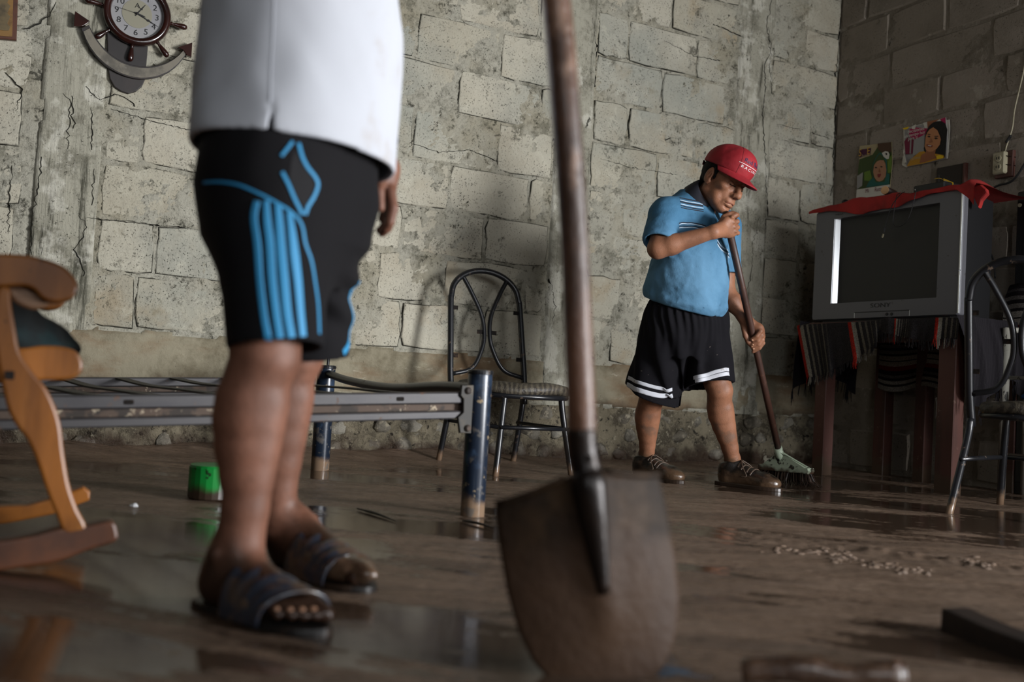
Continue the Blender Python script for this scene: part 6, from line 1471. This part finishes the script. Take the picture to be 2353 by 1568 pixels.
    body = U(.008, body, BB(handR, ac, .17), BB(handL, a2, .17))
    body = U(.016, body, head_fn(hc, Mh, S))
    V, F = sdf(body, A(.25, 3.95, .03), A(1.35, 5.0, 1.62), .0036); part(t, 'body', V, F, MSKIN2, smooth=True)
    T = lambda *v: hc+Mh@(A(*v)*S)
    # brows, lids' lashes, lips
    for y in (1, -1):
        hf = head_fn(hc, Mh, S)
        part(t, 'eyebrow', *ribbon(hf, [T(.092, .012*y, .028), T(.088, .028*y, .033), T(.074, .046*y, .029)], .009, .0012, 5, [.007, .009, .004]), MHAIR, smooth=True)
        part(t, 'eyelash', *ribbon(hf, [T(.092, .018*y, .0005), T(.090, .030*y, -.0045), T(.082, .043*y, -.001)], .0032, .0008, 5), MHAIR, smooth=True)
    part(t, 'lips', *ribbon(hf, [T(.092, -.024, -.0715), T(.102, -.010, -.0695), T(.103, 0, -.070), T(.102, .010, -.0695), T(.092, .024, -.0715)], .004, .0006, 5, [.001, .004, .0045, .004, .001]), MLIP, smooth=True)
    # nails on the hand nearer the camera
    for al in (.0,): 
        for i in range(3): p = fs[i][0][-1]; part(t, 'fingernail', *lathe([(.002, .0035), (.0058, .001), (.0055, -.003)], p+tc*.0085+bd*.002, unit(tc*.9-sd*.3), 10), MNAIL, smooth=True)
    p = fs[4][0][-1]; part(t, 'fingernail', *lathe([(.002, .004), (.0068, .001), (.006, -.003)], p+tc*.0095, tc, 10), MNAIL, smooth=True)
    # hair
    hair = INT(INT(EL(T(-.018, 0, .030), A(.1005, .0815, .090)*S, Mh), PLANE(T(.012, 0, .02), Mh@A(.80, 0, -.6)), .008), PLANE(T(0, 0, .075), Mh@A(0, 0, 1)), .01)
    hair = U(.008, hair, RC(T(.010, -.074, .030), T(.014, -.073, -.006), .010*S, .006*S), RC(T(.010, .074, .030), T(.014, .073, -.006), .010*S, .006*S), EL(T(-.075, 0, -.02), A(.03, .05, .035)*S, Mh))
    hair = SUB(hair, EL(T(-.010, -.082, -.004), A(.024, .012, .036)*S, Mh), .004); hf2 = lambda p: hair(p)+.0016*snoise(p, 131, 2, 40.)
    V, F = sdf(hf2, hc-.17, hc+.17, .0045); part(t, 'hair', V, F, MHAIR, smooth=True)
    # ---- cap
    MCAP = M('red_cap_cloth', '8a0d1a', .75, bump=(('noise', 500, .25, .001), ('noise', 30, .25, .004)), layers=(dict(scale=8, lo=.5, hi=.7, col='6f0a14', amt=.5),)); MNAVY = M('navy_print', '1d1a45', .6); MWHT = M('white_print', 'd9d2d2', .6)
    crown = U(.03, EL(T(-.014, 0, .058), A(.112, .091, .100)*S, Mh), EL(T(.045, 0, .092), A(.060, .066, .058)*S, Mh))
    lowp = PLANE(T(.0, 0, .046), Mh@A(-.02, 0, -1)); cf = lambda p: crown(p)+.0012*snoise(p, 141, 2, 14.)
    cr2 = INT(cf, lowp, .004)
    cp = part(t, 'cap', *sdf(cr2, hc-.19, hc+.21, .004), MCAP, smooth=True)
    V = []; F = []; n, m = 24, 8
    for i in range(n+1):
        a = math.radians(-78+156*i/n)
        for j in range(m+1):
            k = j/m; rx, ry = .100+.082*k*math.cos(a*.98)**.8 if abs(a) < 1.5 else .1, .084
            x = (.098+.085*k)*math.cos(a)*(1) - .012; y = .086*math.sin(a)*(1+.02*k); z = .056-.030*k*math.cos(a)-.014*(math.sin(a)**2)*(.3+k*.9)*1.2
            V.append(T(x, y, z))
    L_ = len(V); V2 = V+[p-Mh[:, 2]*.004 for p in V]
    for i in range(n):
        for j in range(m): q = (i*(m+1)+j, (i+1)*(m+1)+j, (i+1)*(m+1)+j+1, i*(m+1)+j+1); F += [q, tuple(L_+x for x in q[::-1])]
        q = (i*(m+1)+m, (i+1)*(m+1)+m, L_+(i+1)*(m+1)+m, L_+i*(m+1)+m); F.append(q)
    part(cp, 'brim', V2, F, MCAP, smooth=True)
    part(cp, 'button', *bead(T(.0, 0, .146), .009, Mh[:, 2]), MCAP); part(cp, 'strap', *ribbon(cf, [T(-.105, -.07, .036), T(-.13, 0, .036), T(-.105, .07, .036)], .020, .003), MCAP, smooth=True)
    for y in (-.045, .045): part(cp, 'seam', *ribbon(cf, [T(.09, y*1.1, .045), T(.075, y*.9, .10), T(.03, y*.35, .142), T(.0, 0, .15)], .0022, .0008), M('red_cap_seam', '6f0a14', .8), smooth=True)
    def captext(txt, size, z0, mat, sx=1., y0=0., gap=1.):
        V, F = text_geo(txt, size, gap=gap); pts = np.array([T(.16*math.cos((v[0]*sx+y0)/.095), .16*math.sin((v[0]*sx+y0)/.095), z0+v[1]) for v in V])
        pts = np.array([hit_in(cf, p, T(-.01, 0, z0+v[1])) for p, v in zip(pts, V)]); pts, nr = snap(cf, pts, .0012, 2); part(cp, 'lettering', pts, F, mat)
    def hit_in(fn, a, b):
        ts = np.linspace(0, 1, 40); q = a+(b-a)*ts[:, None]; v = fn(q); i = int(np.argmax(v < 0)); return q[max(i-1, 0)]
    captext('Red Bull', .024, .110, MNAVY, 1.0); captext('RACING', .0150, .081, MWHT, 1.25, 0., 1.35)
    part(cp, 'print_line', *ribbon(cf, [T(.11*math.cos(a), .11*math.sin(a), .0935) for a in np.linspace(-.62, .62, 9)], .0022, .0012, 4), MWHT, smooth=True)
    # ---- polo shirt
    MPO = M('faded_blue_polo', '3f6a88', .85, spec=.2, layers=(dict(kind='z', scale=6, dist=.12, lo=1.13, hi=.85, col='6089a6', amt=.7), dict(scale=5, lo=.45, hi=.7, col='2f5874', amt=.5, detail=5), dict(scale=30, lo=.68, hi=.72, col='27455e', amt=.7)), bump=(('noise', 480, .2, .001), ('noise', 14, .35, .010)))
    MNAV = M('dark_navy_collar', '1b1c26', .85, bump=(('noise', 400, .3, .001),)); MLT = M('pale_stripe', 'b9c6d2', .85)
    lean = unit(neck-pel); Ml = np.stack([unit(Fw-lean*(Fw@lean)), np.cross(lean, unit(Fw-lean*(Fw@lean))), lean], 1); HT = float(np.linalg.norm(neck-pel))
    zz = [-.05, .03, .10, .18, .28, .38, .46, .52, .58]
    tr = ET(pel, Ml, zz, [.165, .188, .192, .186, .168, .150, .130, .100, .070], [.175, .186, .186, .182, .176, .174, .165, .120, .072], [-.022, -.012, -.006, -.006, -.008, -.008, -.012, -.02, -.02], [-.026, -.026, -.024, -.018, -.010, -.004, 0, 0, 0])
    slR, slL = shR*.22+elR*.78, shL*.30+elL*.70
    po = U(.05, tr, RC(shR, slR, .066, .072), RC(shL, slL, .070, .074), RC(chest+UP*.14, shR, .085, .070), RC(chest+UP*.14, shL, .085, .068))
    hemq = P(1600, 724, 4.20); tilt = unit(UP+Fw*.28-Lf*.02)
    def wk(p): return .0065*snoise(p*A(1, 1, .6), 151, 3, 5.)+.0055*(np.abs(snoise(p*A(1, 1, .8), 152, 2, 4.5))-.3)+.0035*(np.abs(snoise(p, 153, 2, 11.))-.3)+.012*np.exp(-(((p-hemq)@tilt)/.022)**2)+.0085*np.sin(p@(Lf*1.0+UP*.35)*44+1.8*np.sin(p@UP*14))*np.exp(-(((p-hemq)@tilt-.015)/.055)**2)+.008*np.sin(p@(UP*.8-Lf*.7)*48)*np.exp(-(np.linalg.norm(p-shR*.6-chest*.4, axis=1)/.11)**2)
    wk0 = wk; p0 = ADD(po, wk); dR, dL = unit(slR-shR), unit(slL-shL)
    def sleeves(p):
        n_ = np.maximum((p-slR)@dR-.012, np.linalg.norm(p-slR, axis=1)-.16)   # past the right sleeve end and near it
        a = np.where(np.linalg.norm(p-slR, axis=1) < .17, (p-slR)@dR-.012, -1.); b = np.where(np.linalg.norm(p-slL, axis=1) < .13, (p-slL)@dL-.010, -1.)
        return a, b
    def polo(p):
        tb = smax(ADD(tr, wk)(p), -((p-hemq)@tilt), .012)
        sr = smax(smax(ADD(RC(shR, slR, .067, .076), wk)(p), (p-slR)@dR-.012, .004), -RC(slR-dR*.07, slR+dR*.05, .053, .062)(p), .003)
        sl = smax(smax(ADD(RC(shL, slL, .070, .076), wk)(p), (p-slL)@dL-.010, .004), -RC(slL-dL*.07, slL+dL*.05, .056, .062)(p), .003)
        yoke = U(.04, RC(chest+UP*.13, shR, .088, .070), RC(chest+UP*.13, shL, .088, .066))(p)
        d = smin(smin(tb, yoke, .05), smin(sr, sl, .01), .03)
        d = smax(d, -RC(neck+UP*.02, neck+(hc-neck)*.8, .066, .072)(p), .004)
        nv = EL(neck+Ml@A(.085, 0, -.035), (.035, .018, .085), Ml)(p)
        return smax(d, -nv, .004)
    V, F = sdf(polo, A(.25, 3.9, .66), A(1.35, 4.95, 1.50), .0048); pl = part(t, 'polo_shirt', V, F, MPO, smooth=True)
    # collar
    nd = unit(hc-neck); nu_ = unit(np.cross(nd, Lf)); cv = []
    Mc = np.stack([unit(Ml[:, 0]-nd*(Ml[:, 0]@nd)), np.cross(nd, unit(Ml[:, 0]-nd*(Ml[:, 0]@nd))), nd], 1)
    V = []; n, m = 30, 6
    for i in range(n+1):
        a = math.radians(32+296*i/n)
        for j in range(m+1):
            k = j/m; r = .072+.012*k+.018*max(0, k-.35); z = .044+.020*(1-abs(a-math.pi)/math.pi)*2-.0+(.012*math.sin(k*3.14))-.062*k*k
            V.append(neck-UP*.005+Mc@A(math.cos(a)*r*1.02, math.sin(a)*r*1.10, z))
    F = [(i*(m+1)+j, (i+1)*(m+1)+j, (i+1)*(m+1)+j+1, i*(m+1)+j+1) for i in range(n) for j in range(m)]; L_ = len(V)
    V2 = V+[neck+(p-neck)*.955 for p in V]; F = F+[tuple(L_+x for x in f[::-1]) for f in F]+[(i*(m+1)+m, (i+1)*(m+1)+m, L_+(i+1)*(m+1)+m, L_+i*(m+1)+m) for i in range(n)]
    part(pl, 'collar', V2, F, MNAV, smooth=True)
    rp = lambda x, y: rayhit(polo, x, y, 3.95, 4.6)
    def band(pts, w_, m_): part(pl, 'stripe', *ribbon(polo, [rp(*q) for q in pts], w_, .0014), m_, smooth=True)
    for k, (dy, m_, w_) in enumerate(((0, MNAV, .006), (5, MLT, .003), (9, MNAV, .008), (14, MLT, .0025), (18, MNAV, .004), (22, MNAV, .0035))):
        band([(1562+k*.5, 455+dy), (1580, 459+dy), (1598, 462+dy), (1613+min(k, 3), 465+dy)], w_, m_)
    for dy, m_, w_ in ((0, MNAV, .004), (3, MLT, .003), (8, MNAV, .003), (11, MLT, .003)): band([(1560, 513+dy), (1585, 512+dy), (1605, 515+dy), (1622, 520+dy)], w_, m_)
    for dy, m_, w_ in ((0, MLT, .003), (5, MNAV, .004), (9, MLT, .003)): band([(1648, 552+dy), (1660, 568+dy), (1675, 584+dy)], w_, m_)
    # ---- shorts
    MBS = M('black_mesh_shorts', '100f13', .9, spec=.15, layers=(dict(scale=6, lo=.45, hi=.7, col='0b0a0e', amt=.6), dict(scale=60, lo=.72, hi=.74, col='6d665e', amt=.6)), bump=(('noise', 460, .25, .001),)); MWS = M('white_band', 'bdbfc6', .8, layers=(dict(scale=26, lo=.56, hi=.66, col='8f8a86', amt=.7),))
    hR, hL = P(1499, 908, 4.49), P(1629, 886, 4.40); uR, uL = unit(rhp-hR), unit(lhp-hL)
    tR, tL = unit(uR+RGT*.16-FWD*.02), unit(uL-RGT*.07)
    outer = U(.06, ET(pel, Mb_(Fw, Lf), [-.16, -.08, .0, .06, .12], [.12, .150, .158, .150, .142], [.15, .172, .178, .172, .165]), RC(rhp, hR-uR*.05, .118, .124), RC(lhp, hL-uL*.05, .112, .110))
    def fd(p):
        q = p-pel; ang = np.arctan2(q@Lf, q@Fw); g = np.exp(-((q[:, 2]-.06)/.13)**2)
        aR = np.arctan2((p-hR)@Lf, (p-hR)@Fw); w_ = np.clip((.12-q[:, 2])/.35, 0, 1)
        return .0045*g*np.sin(ang*34+2*np.sin(q[:, 2]*20))+.009*w_*np.sin(ang*11+3*np.sin(q[:, 2]*6))+.004*snoise(p, 161, 3, 4.)
    s_ = ADD(outer, fd)
    def hm(p):
        dr = np.linalg.norm((p-hR)-((p-hR)@uR)[:, None]*uR, axis=1); dl = np.linalg.norm((p-hL)-((p-hL)@uL)[:, None]*uL, axis=1)
        return np.where(dr < dl, -((p-hR)@tR), -((p-hL)@tL))
    pv = ET(pel, Mb_(Fw, Lf), [-.16, -.08, .0, .06, .12], [.12, .150, .158, .150, .142], [.15, .172, .178, .172, .165]); lgR, lgL = RC(rhp, hR-uR*.05, .118, .124), RC(lhp, hL-uL*.05, .112, .110)
    hoR, hoL = RC(hR+uR*.08, hR-uR*.1, .095, .112), RC(hL+uL*.08, hL-uL*.1, .088, .100)
    def s1(p):
        w_ = fd(p); a = smax(lgR(p)+w_, -((p-hR)@tR), .004); b = smax(lgL(p)+w_, -((p-hL)@tL), .004)
        a = smax(a, -hoR(p), .003); b = smax(b, -hoL(p), .003)
        return smin(smin(a, b, .02), pv(p)+w_, .05)
    hol = lambda p: np.minimum(RC(hR+uR*.14, hR-uR*.1, .10, .115)(p), RC(hL+uL*.14, hL-uL*.1, .092, .102)(p))
    sf = lambda p: smax(s1(p), (p[:, 2]-pel[2]-.10), .01)
    V, F = sdf(sf, A(.25, 3.95, .25), A(1.25, 4.9, 1.05), .0048); so = part(t, 'shorts', V, F, MBS, smooth=True)
    rs_ = lambda x, y: rayhit(s1, x, y, 3.95, 4.75)
    for pts, w_ in (([(1444, 868), (1470, 880), (1500, 889), (1525, 894), (1544, 895)], .0165), ([(1441, 884), (1468, 897), (1498, 906), (1522, 910), (1545, 909)], .022), ([(1594, 869), (1615, 864), (1640, 856), (1660, 851), (1674, 850)], .0165), ([(1598, 876), (1615, 873), (1640, 866), (1660, 861), (1675, 860)], .017)):
        part(so, 'white_band', *ribbon(s1, [rs_(*q) for q in pts], w_, .0018), MWS, smooth=True)
    # ---- shoes
    MSHOE = M('muddy_leather_shoe', '15100c', .35, layers=(dict(kind='z', scale=14, dist=.12, lo=.012, hi=-.03, col='554232', rough=.15), dict(scale=15, lo=.54, hi=.64, col='46362a', amt=.75, rough=.2)), coat=.3, bump=(('noise', 40, .4, .004),)); MSOL = M('muddy_shoe_sole', '2e231b', .3); MLACE = M('muddy_lace', '4d3e32', .5)
    for a, Fd, s, sdn, tp in ((ra, rF, 1., -1, 'right'), (la, lF, 1.04, 1, 'left')):
        heel = Z0(a)-Fd*.060; Ld = np.cross(UP, Fd); Tt = lambda x, y, z: heel+(Fd*x+Ld*y+UP*z)*s; Mx = np.stack([Fd, Ld, UP], 1)
        up_ = U(.03, EL(Tt(.03, 0, .045), A(.042, .038, .048), Mx), RC(Tt(.06, 0, .075), Tt(.15, 0, .050), .044, .034), RC(Tt(.05, 0, .035), Tt(.20, .004, .034), .040, .042), EL(Tt(.225, .004, .032), A(.062, .046, .034), Mx), RC(Tt(.045, 0, .09), Tt(.05, 0, .10), .044, .043))
        up2 = SUB(INT(INT(up_, PLANE(Tt(0, 0, .006), -UP), .003), PLANE(Tt(.05, 0, .108), unit(UP-Fd*.25)), .006), RC(a-UP*.03, a+UP*.08, .034, .038), .006); up3 = lambda p: up2(p)+.002*snoise(p, 171, 3, 12.)
        c = Tt(.12, 0, .05); e = empty('shoe'); e.parent = t; e.matrix_parent_inverse = Matrix.Translation(-Vector(base))
        part(e, 'upper', *sdf(up3, c-.22, c+.22, .0048), MSHOE, smooth=True)
        ol = [(-.02, 0), (-.008, .030), (.04, .040), (.10, .038), (.17, .048), (.23, .048), (.275, .030), (.292, .004), (.275, -.024), (.23, -.042), (.17, -.046), (.10, -.040), (.04, -.040), (-.008, -.030)]
        part(e, 'sole', *slab(catmull([Tt(x, y, .008) for x, y in ol], 3, True), UP, .020, .004), MSOL)
        for k in range(4): x = .100+.022*k; part(e, 'lace', *ribbon(up3, [Tt(x-.006*(k % 2), -.030, .085-.010*k), Tt(x, 0, .110-.012*k), Tt(x+.006*(k % 2), .030, .085-.010*k)], .0055, .003, 4), MLACE, smooth=True)
        for y in (-1, 1): part(e, 'lace', *tube(catmull([snap(up3, np.array([Tt(.105, .004*y, .12)]), .004)[0][0], snap(up3, np.array([Tt(.125, .036*y, .09)]), .012)[0][0], snap(up3, np.array([Tt(.150, .050*y, .055)]), .005)[0][0], snap(up3, np.array([Tt(.125, .052*y, .05)]), .006)[0][0]], 5), .0024, 6), MLACE, smooth=True)
def Mb_(f, l): return np.stack([f, l, UP], 1)
build_sweeper()
